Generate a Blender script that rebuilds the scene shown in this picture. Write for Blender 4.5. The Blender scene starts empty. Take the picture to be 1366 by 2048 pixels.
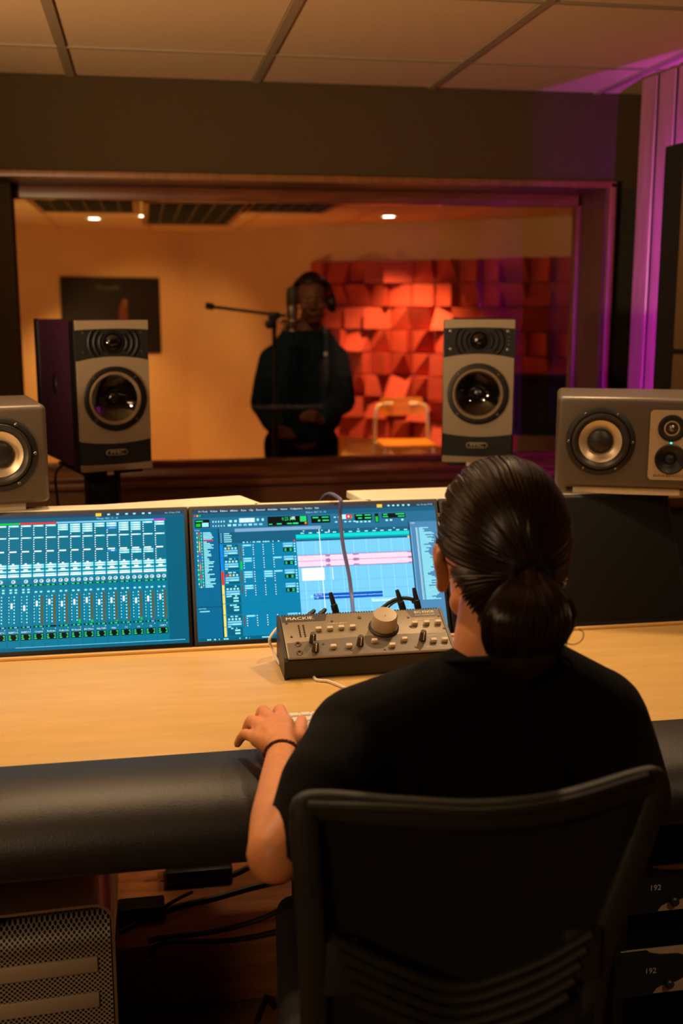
import bpy, bmesh, math, random
from mathutils import Vector, Matrix, Euler, noise
random.seed(7)
PI = math.pi
S = bpy.context.scene
C = S.collection

# ------------------------------------------------------------------ camera
CAMZ = 1.45
cam = bpy.data.cameras.new('camera'); camo = bpy.data.objects.new('camera', cam); C.objects.link(camo)
YAW, PITCH = math.radians(10.1), math.radians(10.85)
camo.location = (0, 0, CAMZ); camo.rotation_euler = (PI/2 - PITCH, 0, -YAW)
cam.sensor_fit = 'VERTICAL'; cam.sensor_height = 36.0; cam.lens = 2200/2048*36
cam.clip_start = 0.05; cam.clip_end = 60
cam.dof.use_dof = True; cam.dof.focus_distance = 1.98; cam.dof.aperture_fstop = 3.2
S.camera = camo
# ------------------------------------------------------------------ world, exposure, room and fill lamps
S.view_settings.view_transform = 'Standard'; S.view_settings.look = 'None'
S.view_settings.exposure = 0.0; S.view_settings.gamma = 1.0
S.view_settings.use_curve_mapping = False
w = bpy.data.worlds.new('world'); S.world = w; w.use_nodes = True
w.node_tree.nodes['Background'].inputs[0].default_value = (1, .62, .28, 1)
w.node_tree.nodes['Background'].inputs[1].default_value = 0.02
S.cycles.max_bounces = 8; S.cycles.transparent_max_bounces = 12
S.cycles.caustics_reflective = False; S.cycles.caustics_refractive = False
S.cycles.sample_clamp_indirect = 4.0
WARM = (1, .67, .36); BOOTHC = (1, .56, .20)
def spot(name, loc, target, watts, col=WARM, deg=90, blend=.6, r=.035):
    l = bpy.data.lights.new(name, 'SPOT'); l.energy = watts; l.color = col
    l.spot_size = math.radians(deg); l.spot_blend = blend; l.shadow_soft_size = r
    o = bpy.data.objects.new(name, l); C.objects.link(o); o.location = loc
    d = Vector(target) - Vector(loc); o.rotation_euler = d.to_track_quat('-Z', 'Y').to_euler()
    return o
CEIL = 2.165
# recessed ceiling downlights of the control room (out of view), then added fill spots
spot('unseen_ceiling_spot', (1.05, 2.62, CEIL-.03), (.80, 2.02, .75), 46, deg=92)
spot('unseen_ceiling_spot', (-.15, 2.40, CEIL-.03), (-.10, 2.02, .75), 36, deg=92)
spot('unseen_ceiling_spot', (.45, 2.12, CEIL-.03), (.40, 2.10, .75), 18, deg=84)
spot('unseen_ceiling_spot', (-.75, 2.05, CEIL-.03), (-.45, 2.0, .75), 24, deg=92)
spot('unseen_ceiling_spot', (1.40, 1.95, CEIL-.03), (1.25, 2.1, .75), 14, deg=84)
spot('unseen_ceiling_spot', (-1.05, .9, CEIL-.03), (.30, 3.1, 1.0), 40, deg=62, blend=.8)

spot('unseen_ceiling_spot', (1.25, .15, CEIL-.03), (1.02, 1.64, .36), 26, deg=34)  # added fill, brightens the rack at the lower right
spot('unseen_ceiling_spot', (-.95, .30, CEIL-.03), (-.20, 1.62, .38), 24, deg=32)  # added fill, brightens the computer tower
spot('unseen_ceiling_spot', (.34, 2.72, CEIL-.03), (.22, 2.22, .15), 22, deg=24)  # added spot without a fixture, lights the wooden step under the desk
spot('unseen_ceiling_spot', (1.35, .70, CEIL-.03), (1.04, 2.36, 1.13), 16, deg=44)  # added fill for the front of the right wide speaker
spot('unseen_ceiling_spot', (-1.05, .75, CEIL-.03), (-.30, 2.36, 1.13), 10, deg=44)  # added fill for the front of the left wide speaker
# added unseen fill lamp at the left, washing the ceiling
spot('ceiling_fill_lamp', (-1.55, 1.35, 1.35), (-.05, 2.75, CEIL), 260, WARM, deg=68, blend=1.0, r=.08)
# added soft fill lamp, out of view, over the back of the room
l_ = bpy.data.lights.new('rear_fill_lamp', 'AREA'); l_.energy = 40; l_.color = WARM; l_.size = .9
o_ = bpy.data.objects.new('rear_fill_lamp', l_); C.objects.link(o_); o_.location = (-1.75, -.9, CEIL-.02)

# ------------------------------------------------------------------ materials
def lin(c):
    c = c/255.0
    return c/12.92 if c <= .04045 else ((c+.055)/1.055)**2.4
MATS = {}
def mk(name, rgb, rough=.5, metal=0.0, bump=None, var=None, spec=.5, emis=None, coat=0, aniso=0, sheen=0):
    if name in MATS: return MATS[name]
    m = bpy.data.materials.new(name); m.use_nodes = True; nt = m.node_tree
    b = nt.nodes['Principled BSDF']; col = (lin(rgb[0]), lin(rgb[1]), lin(rgb[2]), 1)
    b.inputs['Base Color'].default_value = col; b.inputs['Roughness'].default_value = rough
    b.inputs['Metallic'].default_value = metal; b.inputs['Specular IOR Level'].default_value = spec
    b.inputs['Coat Weight'].default_value = coat
    if aniso: b.inputs['Anisotropic'].default_value = aniso
    if sheen: b.inputs['Sheen Weight'].default_value = sheen
    if emis:
        b.inputs['Emission Color'].default_value = (*emis[0], 1); b.inputs['Emission Strength'].default_value = emis[1]
    if bump or var:
        tc = nt.nodes.new('ShaderNodeTexCoord'); mp = nt.nodes.new('ShaderNodeMapping')
        nt.links.new(tc.outputs['Object'], mp.inputs[0])
    if var:   # (scale, amount, stretch)
        n = nt.nodes.new('ShaderNodeTexNoise'); n.inputs['Scale'].default_value = var[0]; n.inputs['Detail'].default_value = 6
        if len(var) > 2: mp.inputs['Scale'].default_value = var[2]
        nt.links.new(mp.outputs[0], n.inputs['Vector'])
        r = nt.nodes.new('ShaderNodeMapRange'); r.inputs[1].default_value = .3; r.inputs[2].default_value = .7
        r.inputs[3].default_value = 1-var[1]; r.inputs[4].default_value = 1+var[1]
        nt.links.new(n.outputs[0], r.inputs[0])
        mx = nt.nodes.new('ShaderNodeVectorMath'); mx.operation = 'SCALE'; mx.inputs[0].default_value = col[:3]
        nt.links.new(r.outputs[0], mx.inputs['Scale']); nt.links.new(mx.outputs[0], b.inputs['Base Color'])
    if bump:
        n2 = nt.nodes.new('ShaderNodeTexNoise'); n2.inputs['Scale'].default_value = bump[0]; n2.inputs['Detail'].default_value = 4
        nt.links.new(tc.outputs['Object'], n2.inputs['Vector'])
        bp = nt.nodes.new('ShaderNodeBump'); bp.inputs['Strength'].default_value = bump[1]; bp.inputs['Distance'].default_value = .002
        nt.links.new(n2.outputs[0], bp.inputs['Height']); nt.links.new(bp.outputs[0], b.inputs['Normal'])
    MATS[name] = m
    return m
def emit(name, rgb, k=1.0):
    return mk(name, (3, 3, 4), .4, emis=((lin(rgb[0]), lin(rgb[1]), lin(rgb[2])), k), spec=.12)

# ------------------------------------------------------------------ mesh helpers
def I4(): return Matrix.Identity(4)
def TR(x=0, y=0, z=0, rx=0, ry=0, rz=0):
    return Matrix.Translation((x, y, z)) @ Euler((rx, ry, rz)).to_matrix().to_4x4()
def box(bm, c, s, bev=0, M=None, mi=0, seg=2):
    t = bmesh.new(); bmesh.ops.create_cube(t, size=1)
    bmesh.ops.scale(t, vec=s, verts=t.verts)
    if bev: bmesh.ops.bevel(t, geom=t.edges[:], offset=bev, segments=seg, affect='EDGES', profile=.5)
    bmesh.ops.translate(t, vec=c, verts=t.verts)
    join(bm, t, M, mi)
def join(bm, t, M=None, mi=0):
    vs = []
    for v in t.verts: vs.append(bm.verts.new(M @ v.co if M else v.co))
    t.verts.index_update()
    for f in t.faces:
        try: nf = bm.faces.new([vs[v.index] for v in f.verts]); nf.material_index = mi if mi else f.material_index
        except ValueError: pass
    t.free()
def lathe(bm, prof, n=32, M=None, mi=0, caps=True):
    """prof: (radius, height) pairs, spun about local Z"""
    rings = []
    for r, z in prof:
        if r < 1e-6:
            v = bm.verts.new(M @ Vector((0, 0, z)) if M else Vector((0, 0, z))); rings.append([v])
        else:
            ring = []
            for k in range(n):
                a = 2*PI*k/n; p = Vector((r*math.cos(a), r*math.sin(a), z)); ring.append(bm.verts.new(M @ p if M else p))
            rings.append(ring)
    for a, b in zip(rings, rings[1:]):
        for k in range(n):
            k2 = (k+1) % n
            if len(a) == 1 and len(b) == 1: continue
            if len(a) == 1: f = [a[0], b[k], b[k2]]
            elif len(b) == 1: f = [a[k], b[0], a[k2]]
            else: f = [a[k], b[k], b[k2], a[k2]]
            try: bm.faces.new(f).material_index = mi
            except ValueError: pass
    if caps:
        for ring in (rings[0], rings[-1]):
            if len(ring) > 2: bm.faces.new(ring).material_index = mi
def frame_of(d):
    d = d.normalized(); u = Vector((0, 0, 1)) if abs(d.z) < .9 else Vector((1, 0, 0))
    x = d.cross(u).normalized(); return x, d.cross(x).normalized()
def tube(bm, pts, r, n=8, M=None, mi=0, flat=1.0):
    pts = [Vector(p) for p in pts]; rings = []; m = len(pts)
    x = None
    for i, p in enumerate(pts):
        d = (pts[min(i+1, m-1)] - pts[max(i-1, 0)])
        if d.length < 1e-9: d = Vector((0, 0, 1))
        d.normalize()
        if x is None: x, y = frame_of(d)
        else:
            x = (x - d*x.dot(d)); x = x.normalized() if x.length > 1e-6 else frame_of(d)[0]; y = d.cross(x)
        rr = r[i] if isinstance(r, (list, tuple)) else r
        ring = []
        for k in range(n):
            a = 2*PI*k/n; q = p + x*(rr*math.cos(a)) + y*(rr*flat*math.sin(a)); ring.append(bm.verts.new(M @ q if M else q))
        rings.append(ring)
    for a, b in zip(rings, rings[1:]):
        for k in range(n): bm.faces.new([a[k], b[k], b[(k+1) % n], a[(k+1) % n]]).material_index = mi
    bm.faces.new(rings[0][::-1]).material_index = mi; bm.faces.new(rings[-1]).material_index = mi
def spline(pts, n=8):
    P = [Vector(p) for p in pts]; P = [P[0]*2-P[1]] + P + [P[-1]*2-P[-2]]; out = []
    for i in range(1, len(P)-2):
        for k in range(n):
            t = k/n; a, b, c, d = P[i-1], P[i], P[i+1], P[i+2]
            out.append(.5*((2*b)+(c-a)*t+(2*a-5*b+4*c-d)*t*t+(3*b-a-3*c+d)*t**3))
    out.append(P[-2]); return out
def cyl(bm, p0, p1, r0, r1=None, n=20, M=None, mi=0):
    tube(bm, [p0, p1], [r0, r0 if r1 is None else r1], n, M, mi)
def prism(bm, poly, d0, d1, M=None, mi=0):
    """poly in local XZ, extruded along Y from d0 to d1"""
    f = lambda p, d: (M @ Vector((p[0], d, p[1])) if M else Vector((p[0], d, p[1])))
    a = [bm.verts.new(f(p, d0)) for p in poly]; b = [bm.verts.new(f(p, d1)) for p in poly]; n = len(poly)
    bm.faces.new(a).material_index = mi; bm.faces.new(b[::-1]).material_index = mi
    for k in range(n): bm.faces.new([a[k], b[k], b[(k+1) % n], a[(k+1) % n]]).material_index = mi
def quad(bm, ps, M=None, mi=0):
    f = bm.faces.new([bm.verts.new(M @ Vector(p) if M else Vector(p)) for p in ps]); f.material_index = mi
def capsule(bm, p0, p1, r0, r1=None, n=16, M=None):
    r1 = r0 if r1 is None else r1; p0, p1 = Vector(p0), Vector(p1)
    d = p1-p0; L = d.length; q = d.to_track_quat('Z', 'Y').to_matrix().to_4x4() if L > 1e-6 else I4()
    T = Matrix.Translation(p0) @ q
    if M: T = M @ T
    prof = [(r0*math.sin(a*PI/10), -r0*math.cos(a*PI/10)) for a in range(0, 6)] + [(r1*math.cos(a*PI/10), L+r1*math.sin(a*PI/10)) for a in range(0, 6)]
    prof[0] = (0, prof[0][1]); prof[-1] = (0, prof[-1][1])
    lathe(bm, prof, n, T, caps=False)
def chain(bm, pts, rs, n=14, M=None):
    for i in range(len(pts)-1): capsule(bm, pts[i], pts[i+1], rs[i], rs[i+1], n, M)
def ell(bm, c, r, rot=(0, 0, 0), M=None, seg=20):
    T = Matrix.Translation(c) @ Euler(rot).to_matrix().to_4x4() @ Matrix.Diagonal((*r, 1))
    if M: T = M @ T
    prof = [(math.sin(PI*a/seg), -math.cos(PI*a/seg)) for a in range(seg+1)]
    prof[0] = (0, -1); prof[-1] = (0, 1)
    lathe(bm, prof, seg+4, T, caps=False)
def text(bm, s, size, M, mi=0, extrude=0.0, align='CENTER', res=2, width=None):
    cu = bpy.data.curves.new('lettering', 'FONT'); cu.body = s; cu.size = size; cu.extrude = extrude
    cu.align_x = align; cu.align_y = 'CENTER'; cu.resolution_u = res
    o = bpy.data.objects.new('lettering', cu); C.objects.link(o)
    me = bpy.data.meshes.new_from_object(o.evaluated_get(bpy.context.evaluated_depsgraph_get()))
    bpy.data.objects.remove(o); bpy.data.curves.remove(cu)
    t = bmesh.new(); t.from_mesh(me); bpy.data.meshes.remove(me)
    if width and t.verts:
        xs = [v.co.x for v in t.verts]; k = width/(max(xs)-min(xs)); bmesh.ops.scale(t, vec=(k, 1, 1), verts=t.verts)
    for f in t.faces: f.material_index = mi
    join(bm, t, M, mi)
def obj(name, bm, m=None, parent=None, smooth=40, recalc=True):
    if recalc: bmesh.ops.recalc_face_normals(bm, faces=bm.faces[:])
    me = bpy.data.meshes.new(name); bm.to_mesh(me); bm.free()
    for mm in (m if isinstance(m, (list, tuple)) else [m]):
        if mm: me.materials.append(mm)
    if smooth:
        me.shade_smooth()
        try: me.set_sharp_from_angle(angle=math.radians(smooth))
        except Exception: pass
    o = bpy.data.objects.new(name, me); C.objects.link(o)
    if parent: o.parent = parent
    return o
def pieces(name, bm, m=None, parent=None, smooth=40):
    """one object per loose piece of the mesh"""
    bmesh.ops.recalc_face_normals(bm, faces=bm.faces[:]); bm.verts.ensure_lookup_table(); seen = set(); out = []
    for v in bm.verts:
        if v in seen: continue
        isl = [v]; seen.add(v)
        for q in isl:
            for e in q.link_edges:
                w_ = e.other_vert(q)
                if w_ not in seen: seen.add(w_); isl.append(w_)
        t = bmesh.new(); mp = {q: t.verts.new(q.co) for q in isl}
        for f in {f for q in isl for f in q.link_faces}: t.faces.new([mp[q] for q in f.verts]).material_index = f.material_index
        out.append(obj(name, t, m, parent, smooth))
    bm.free(); return out
def bore(o, M, r, depth, n=56):
    """cut a round recess (local -Z of M runs into the body) into a part"""
    bm = bmesh.new(); lathe(bm, [(r, -depth), (r, .03)], n, M); bmesh.ops.recalc_face_normals(bm, faces=bm.faces[:])
    me = bpy.data.meshes.new('recess'); bm.to_mesh(me); bm.free(); c = bpy.data.objects.new('recess', me); C.objects.link(c)
    md = o.modifiers.new('b', 'BOOLEAN'); md.operation = 'DIFFERENCE'; md.object = c; md.solver = 'EXACT'
    par = o.parent; mat_ = o.matrix_world.copy(); o.parent = None
    me2 = bpy.data.meshes.new_from_object(o.evaluated_get(bpy.context.evaluated_depsgraph_get()))
    o.parent = par; o.modifiers.clear(); old = o.data; o.data = me2; me2.name = old.name; bpy.data.meshes.remove(old)
    bpy.data.objects.remove(c); bpy.data.meshes.remove(me)
    try: me2.set_sharp_from_angle(angle=math.radians(35))
    except Exception: pass
def B(): return bmesh.new()
def boxo(name, c, s, m, parent=None, bev=0, M=None):
    bm = B(); box(bm, c, s, bev, M); return obj(name, bm, m, parent)
def tag(o, label, cat, group=None):
    o['label'] = label; o['category'] = cat
    if group: o['group'] = group
    return o
def thing(name, label, cat, loc=(0, 0, 0), rz=0, group=None):
    o = bpy.data.objects.new(name, None); C.objects.link(o); o.empty_display_size = .05
    o.location = loc; o.rotation_euler = (0, 0, rz)
    return tag(o, label, cat, group)
def struct(o): o['kind'] = 'structure'; return o
def copy_tree(o, parent=None):
    c = o.copy(); C.objects.link(c)
    if parent: c.parent = parent
    for ch in list(o.children): copy_tree(ch, c)
    return c
def remeshed(name, bm, voxel, m, parent=None, smooth=6, factor=.5):
    """melt overlapping closed shapes into one continuous surface"""
    bmesh.ops.recalc_face_normals(bm, faces=bm.faces[:])
    me = bpy.data.meshes.new(name); bm.to_mesh(me); bm.free()
    o = bpy.data.objects.new(name, me); C.objects.link(o)
    r = o.modifiers.new('r', 'REMESH'); r.mode = 'VOXEL'; r.voxel_size = voxel; r.use_smooth_shade = True
    s = o.modifiers.new('s', 'SMOOTH'); s.iterations = smooth; s.factor = factor
    me2 = bpy.data.meshes.new_from_object(o.evaluated_get(bpy.context.evaluated_depsgraph_get()))
    o.modifiers.clear(); o.data = me2; bpy.data.meshes.remove(me); me2.name = name
    me2.materials.clear()
    for mm in (m if isinstance(m, (list, tuple)) else [m]): me2.materials.append(mm)
    me2.shade_smooth()
    if parent: o.parent = parent
    return o
# measured rays of the survey camera: used to read real positions off the photograph
_cy, _sy, _cp, _sp = math.cos(YAW), math.sin(YAW), math.cos(PITCH), math.sin(PITCH)
_f = Vector((_sy*_cp, _cy*_cp, -_sp)); _r = Vector((_cy, -_sy, 0)); _u = _r.cross(_f)
def ray(x, y): return _f + _r*((x-683)/2200) - _u*((y-1024)/2200)
def atZ(x, y, z): r = ray(x, y); return Vector((0, 0, CAMZ)) + r*((z-CAMZ)/r.z)
def atY(x, y, Y): r = ray(x, y); return Vector((0, 0, CAMZ)) + r*(Y/r.y)
def atX(x, y, X): r = ray(x, y); return Vector((0, 0, CAMZ)) + r*(X/r.x)
def atD(x, y, d): return Vector((0, 0, CAMZ)) + ray(x, y)*d

# ------------------------------------------------------------------ palette
M_desk = mk('maple_laminate', (216, 176, 108), .38, var=(5, .07, (1, 7, 1)), bump=(60, .05))
M_cream = mk('cream_laminate', (232, 220, 196), .4, var=(20, .03))
M_leather = mk('black_leather', (32, 29, 28), .42, bump=(420, .25))
M_black = mk('black_plastic', (18, 17, 17), .45, bump=(500, .08))
M_blackm = mk('black_matte', (14, 13, 12), .8)
M_fabric = mk('olive_fabric', (66, 50, 21), .95, var=(160, .18), bump=(500, .4))
M_darkfab = mk('dark_fabric', (46, 42, 32), .95, var=(60, .25), bump=(400, .4))
M_wood = mk('brown_wood', (112, 60, 30), .35, var=(6, .35, (1, 9, 9)), bump=(60, .1))
M_woodv = mk('brown_wood_upright', (74, 40, 20), .4, var=(6, .35, (9, 9, 1)), bump=(60, .1))
M_trimw = mk('light_wood_trim', (122, 78, 38), .4, var=(8, .2, (9, 9, 1)))
M_lowwall = mk('brown_wall_panel', (122, 82, 42), .7, var=(4, .12), bump=(80, .1))
M_slat = mk('pale_wood_slat', (150, 106, 92), .3, var=(7, .22, (8, 8, .6)), bump=(90, .1))
M_ceil = mk('mineral_ceiling_tile', (208, 172, 128), .95, var=(260, .05), bump=(300, .3))
M_grid = mk('ceiling_grid', (150, 128, 98), .6)
M_boothwall = mk('booth_wall_paint', (222, 178, 118), .85, var=(3, .05), bump=(120, .12))
M_boothceil = mk('booth_ceiling_tile', (222, 186, 130), .9, var=(90, .04))
M_floor = mk('parquet', (120, 82, 48), .5, var=(5, .25, (8, 1, 1)))
M_red = mk('red_painted_foam', (188, 66, 46), .75, var=(40, .12), bump=(200, .25))
M_redd = mk('brown_painted_foam', (110, 44, 24), .75, var=(40, .15), bump=(200, .25))
M_alu = mk('brushed_aluminium', (176, 164, 146), .32, .9, bump=(700, .04))
M_chrome = mk('chrome', (210, 205, 200), .15, 1.0)
M_steel = mk('satin_steel', (150, 140, 128), .35, 1.0)
M_white = mk('white_plastic', (238, 232, 222), .35)
M_skin = mk('skin', (230, 152, 96), .5, var=(60, .06), bump=(300, .08))
M_skin2 = mk('skin_brown', (120, 78, 56), .5, var=(60, .06))
M_hair = mk('dark_brown_hair', (42, 26, 16), .34, var=(30, .3, (20, 20, 3)), spec=.6, aniso=.5)
M_tee = mk('black_cotton', (15, 14, 13), .95, var=(30, .2), bump=(500, .4), spec=.2)
M_trs = mk('black_denim', (13, 12, 13), .95, bump=(400, .4), spec=.2)
M_chair = mk('chair_frame_plastic', (35, 34, 23), .6, bump=(500, .15))
# ================================================================== THE SETTING: control room
WY = 3.85                       # front face of the window wall
struct(boxo('floor', (0.3, 1.15, -.02), (5.2, 5.7, .04), M_floor))
# window wall with its opening
WX0, WX1, WZ0, WZ1 = -.58, 1.655, .835, 1.845
bm = B()
box(bm, (.6, WY+.12, (WZ1+2.3)/2), (5.0, .24, 2.3-WZ1), mi=0)
box(bm, ((-1.9+WX0)/2, WY+.12, (WZ0+WZ1)/2), (WX0+1.9, .24, WZ1-WZ0))
box(bm, (2.4, WY+.12, (WZ0+WZ1)/2), (2*(2.4-WX1), .24, WZ1-WZ0), mi=1)
box(bm, (.6, WY+.12, WZ0/2), (5.0, .24, WZ0), mi=2)
struct(obj('wall_front', bm, [M_fabric, M_darkfab, M_lowwall], smooth=0))
# ceiling: tiles between a grid of bars
bm = B()
tx, ty = .6, .70
xs = [-.203+.6*k for k in range(-4, 5)]; ys = [2.735-ty*k for k in range(-1, 3)] 
ylines = [3.435, 2.735, 2.035, 1.335, .635, -.065, -.765, -1.465]
for i in range(len(xs)-1):
    yy = [3.86]+ylines
    for a, b in zip(yy, yy[1:]):
        box(bm, ((xs[i]+xs[i+1])/2, (a+b)/2, CEIL+.012), (.576, abs(a-b)-.024, .02), bev=.004, seg=1)
box(bm, (0, 1.15, CEIL+.04), (5.4, 5.7, .02))
ce = struct(obj('ceiling', bm, M_ceil, smooth=0))
bm = B()
for x in xs: box(bm, (x, 1.2, CEIL+.004), (.026, 5.3, .012))
for y in ylines: box(bm, (.2, y, CEIL+.0035), (4.9, .014, .0115))
obj('ceiling_grid', bm, M_grid, ce, smooth=0)
struct(boxo('wall_left', (-2.05, 1.15, 1.1), (.1, 5.6, 2.3), M_lowwall))
struct(boxo('wall_back', (.3, -1.65, 1.1), (5.0, .1, 2.3), M_darkfab))
# right hand wall: upright slats, standing proud of the window wall
bm = B()
P0, P1 = Vector((1.628, 3.555, 0)), Vector((1.70, 2.80, 0))
dv = (P1-P0).normalized(); ang = math.atan2(dv.y, dv.x)
bw, gap = .092, .016
nb = 48
for k in range(nb):
    s0 = k*(bw+gap)
    M = Matrix.Translation(P0+dv*(s0+bw/2)) @ Matrix.Rotation(ang, 4, 'Z')
    box(bm, (0, .015, 1.085), (bw, .030, 2.15), bev=.003, M=M, seg=1)
M = Matrix.Translation(P0) @ Matrix.Rotation(ang, 4, 'Z')
box(bm, (nb*(bw+gap)/2, .036, 1.085), (nb*(bw+gap)-.01, .064, 2.145), M=M, mi=1)
wr = struct(obj('wall_right', bm, [M_slat, M_blackm], smooth=0))
bm = B(); box(bm, (2.03, 3.68, 1.09), (.40, .34, 2.17))
struct(obj('wall_return', bm, M_darkfab, smooth=0))
# window: trim, deep reveal, frame and panes
win = thing('window_1', 'wide control room window in a dark wooden frame onto the vocal booth', 'window'); win['kind'] = 'structure'
DEP = .27
bm = B()       # outer casing on the wall face
t = .03
box(bm, ((WX0+WX1)/2, WY-.008, WZ1+.012), (WX1-WX0+.05, .03, .024), bev=.004)
box(bm, ((WX0+WX1)/2, WY-.012, WZ0-.012), (WX1-WX0+.05, .035, .022), bev=.004)
box(bm, (WX1+.012, WY-.008, (WZ0+WZ1)/2), (.026, .03, WZ1-WZ0+.04), bev=.004)
box(bm, (WX0-.012, WY-.008, (WZ0+WZ1)/2), (.026, .03, WZ1-WZ0+.04), bev=.004)
obj('casing', bm, M_trimw, win)
bm = B()       # reveal lining
box(bm, ((WX0+WX1)/2, WY+DEP/2, WZ1+.006), (WX1-WX0, DEP, .012))
box(bm, (WX1-.004, WY+DEP/2, (WZ0+WZ1)/2), (.012, DEP, WZ1-WZ0))
box(bm, (WX0+.004, WY+DEP/2, (WZ0+WZ1)/2), (.012, DEP, WZ1-WZ0))
obj('reveal', bm, M_woodv, win)
bm = B(); box(bm, ((WX0+WX1)/2, WY+DEP/2, WZ0+.008), (WX1-WX0, DEP, .016), bev=.003)
obj('window_sill', bm, M_wood, win)
bm = B()
gy = WY+DEP-.02
GX0, GX1, GZ0, GZ1 = -.43, 1.632, .868, 1.80
box(bm, ((WX0+WX1)/2, gy, (GZ1+WZ1)/2), (WX1-WX0, .05, WZ1-GZ1), bev=.003)
box(bm, ((WX0+WX1)/2, gy, (GZ0+WZ0)/2), (WX1-WX0, .05, GZ0-WZ0), bev=.003)
box(bm, ((GX1+WX1)/2, gy, (WZ0+WZ1)/2), (WX1-GX1, .05, WZ1-WZ0), bev=.003)
obj('window_frame', bm, M_wood, win)
bm = B(); box(bm, ((WX0-.428)/2, gy-.03, (WZ0+WZ1)/2), (-.428-WX0, .10, WZ1-WZ0), bev=.003); obj('fabric_stile', bm, M_fabric, win)
mg = bpy.data.materials.new('window_glass'); mg.use_nodes = True; nt = mg.node_tree; nt.nodes.clear()
out = nt.nodes.new('ShaderNodeOutputMaterial'); mx = nt.nodes.new('ShaderNodeMixShader'); fr = nt.nodes.new('ShaderNodeFresnel')
tr = nt.nodes.new('ShaderNodeBsdfTransparent'); gl = nt.nodes.new('ShaderNodeBsdfGlossy'); gl.inputs['Roughness'].default_value = .02
fr.inputs[0].default_value = 1.34; tr.inputs[0].default_value = (.95, .96, .95, 1)
nt.links.new(fr.outputs[0], mx.inputs[0]); nt.links.new(tr.outputs[0], mx.inputs[1]); nt.links.new(gl.outputs[0], mx.inputs[2]); nt.links.new(mx.outputs[0], out.inputs[0])
bm = B(); M = TR((GX0+GX1)/2, gy, (GZ0+GZ1)/2, rx=math.radians(-1.9))
box(bm, (0, 0, 0), (GX1-GX0, .008, GZ1-GZ0), M=M)
obj('glass_pane', bm, mg, win, smooth=0)

# ================================================================== vocal booth behind the glass
CB = atY(370, 465, 8.2); ZB = CB.z
def on(p, q, x):          # point of the booth wall line at the pixel column
    return atZ(*x, ZB)
LA = atZ(30, 452, ZB); RA = atZ(870, 424, ZB)
dl = Vector((LA.x-CB.x, LA.y-CB.y, 0)).normalized(); dr = Vector((RA.x-CB.x, RA.y-CB.y, 0)).normalized()
dr = Vector((math.cos(-.75), math.sin(-.75), 0))
C0 = Vector((CB.x, CB.y, 0))
def slab(name, a, b, z0, z1, th, m):   # upright wall slab along a->b, thickness away from the viewer
    d = (b-a); n = Vector((-d.y, d.x, 0)).normalized()
    if n.y < 0: n = -n
    bm = B(); vs = []
    for p in (a, b, b+n*th, a+n*th):
        vs.append((p.x, p.y))
    lo = [bm.verts.new((x, y, z0)) for x, y in vs]; hi = [bm.verts.new((x, y, z1)) for x, y in vs]
    bm.faces.new(lo[::-1]); bm.faces.new(hi)
    for k in range(4): bm.faces.new([lo[k], lo[(k+1) % 4], hi[(k+1) % 4], hi[k]])
    return struct(obj(name, bm, m, smooth=0))
slab('wall_booth_left', C0+dl*2.6, C0, 0, ZB+.3, .1, M_boothwall)
RE = C0+dr*4.2
slab('wall_booth_rear', C0, RE, 0, ZB+.3, .1, M_boothwall)
def side(name, x0, y0, x1, y1, m):
    a, b = Vector((x0, y0, 0)), Vector((x1, y1, 0)); bm = B(); d = (b-a).normalized(); n = Vector((d.y, -d.x, 0))
    vs = [a, b, b+n*.1, a+n*.1]
    lo = [bm.verts.new((p.x, p.y, 0)) for p in vs]; hi = [bm.verts.new((p.x, p.y, ZB+.3)) for p in vs]
    bm.faces.new(lo[::-1]); bm.faces.new(hi)
    for k in range(4): bm.faces.new([lo[k], lo[(k+1) % 4], hi[(k+1) % 4], hi[k]])
    return struct(obj(name, bm, m, smooth=0))
LE = C0+dl*2.6
side('wall_booth_side_left', LE.x, 4.13, LE.x, LE.y, M_boothwall)
side('wall_booth_side_right', RE.x, 4.13, RE.x, RE.y, M_boothwall)
struct(boxo('floor_booth', (1.2, 6.6, -.02), (6.6, 5.0, .04), mk('booth_carpet', (206, 150, 88), .9, bump=(300, .5))))
cb = struct(boxo('ceiling_booth', (1.2, 6.65, ZB+.05), (6.6, 5.04, .1), M_boothceil))
bm = B()
for px in ((165, 430), (480, 440), (900, 410)):
    pass
for k in range(-3, 7):
    box(bm, (CB.x+.6*k-.25, 6.3, ZB+.001), (.02, 4.2, .006))
for k in range(6):
    box(bm, (1.2, 7.6-.6*k, ZB+.001), (6.4, .014, .005))
obj('ceiling_grid', bm, mk('booth_grid', (196, 150, 92), .7), cb, smooth=0)
# recessed downlights of the booth
M_bulb = mk('downlight_bulb', (255, 240, 210), .4, emis=((1, .88, .62), 26))
M_dim = mk('dim_downlight_bulb', (255, 230, 190), .4, emis=((1, .7, .4), 1.2))
def downlight(px, label, watts, tgt, deg=80, bulb=None):
    p = atZ(px[0], px[1], ZB)
    t = thing('ceiling_downlight', label, 'ceiling light', (p.x, p.y, ZB), group='downlights of the booth ceiling')
    bm = B(); lathe(bm, [(.036, -.001), (.052, -.006), (.055, 0), (.05, .01), (.036, .012)], 28, caps=False); obj('trim_ring', bm, M_white, t)
    bm = B(); lathe(bm, [(0, -.004), (.034, -.003), (.036, .006), (0, .008)], 24, caps=False); obj('bulb', bm, bulb or M_bulb, t)
    spot('booth_spot', (p.x, p.y, ZB-.02), tgt, watts, BOOTHC, deg, .7, .04)
    return t
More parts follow.
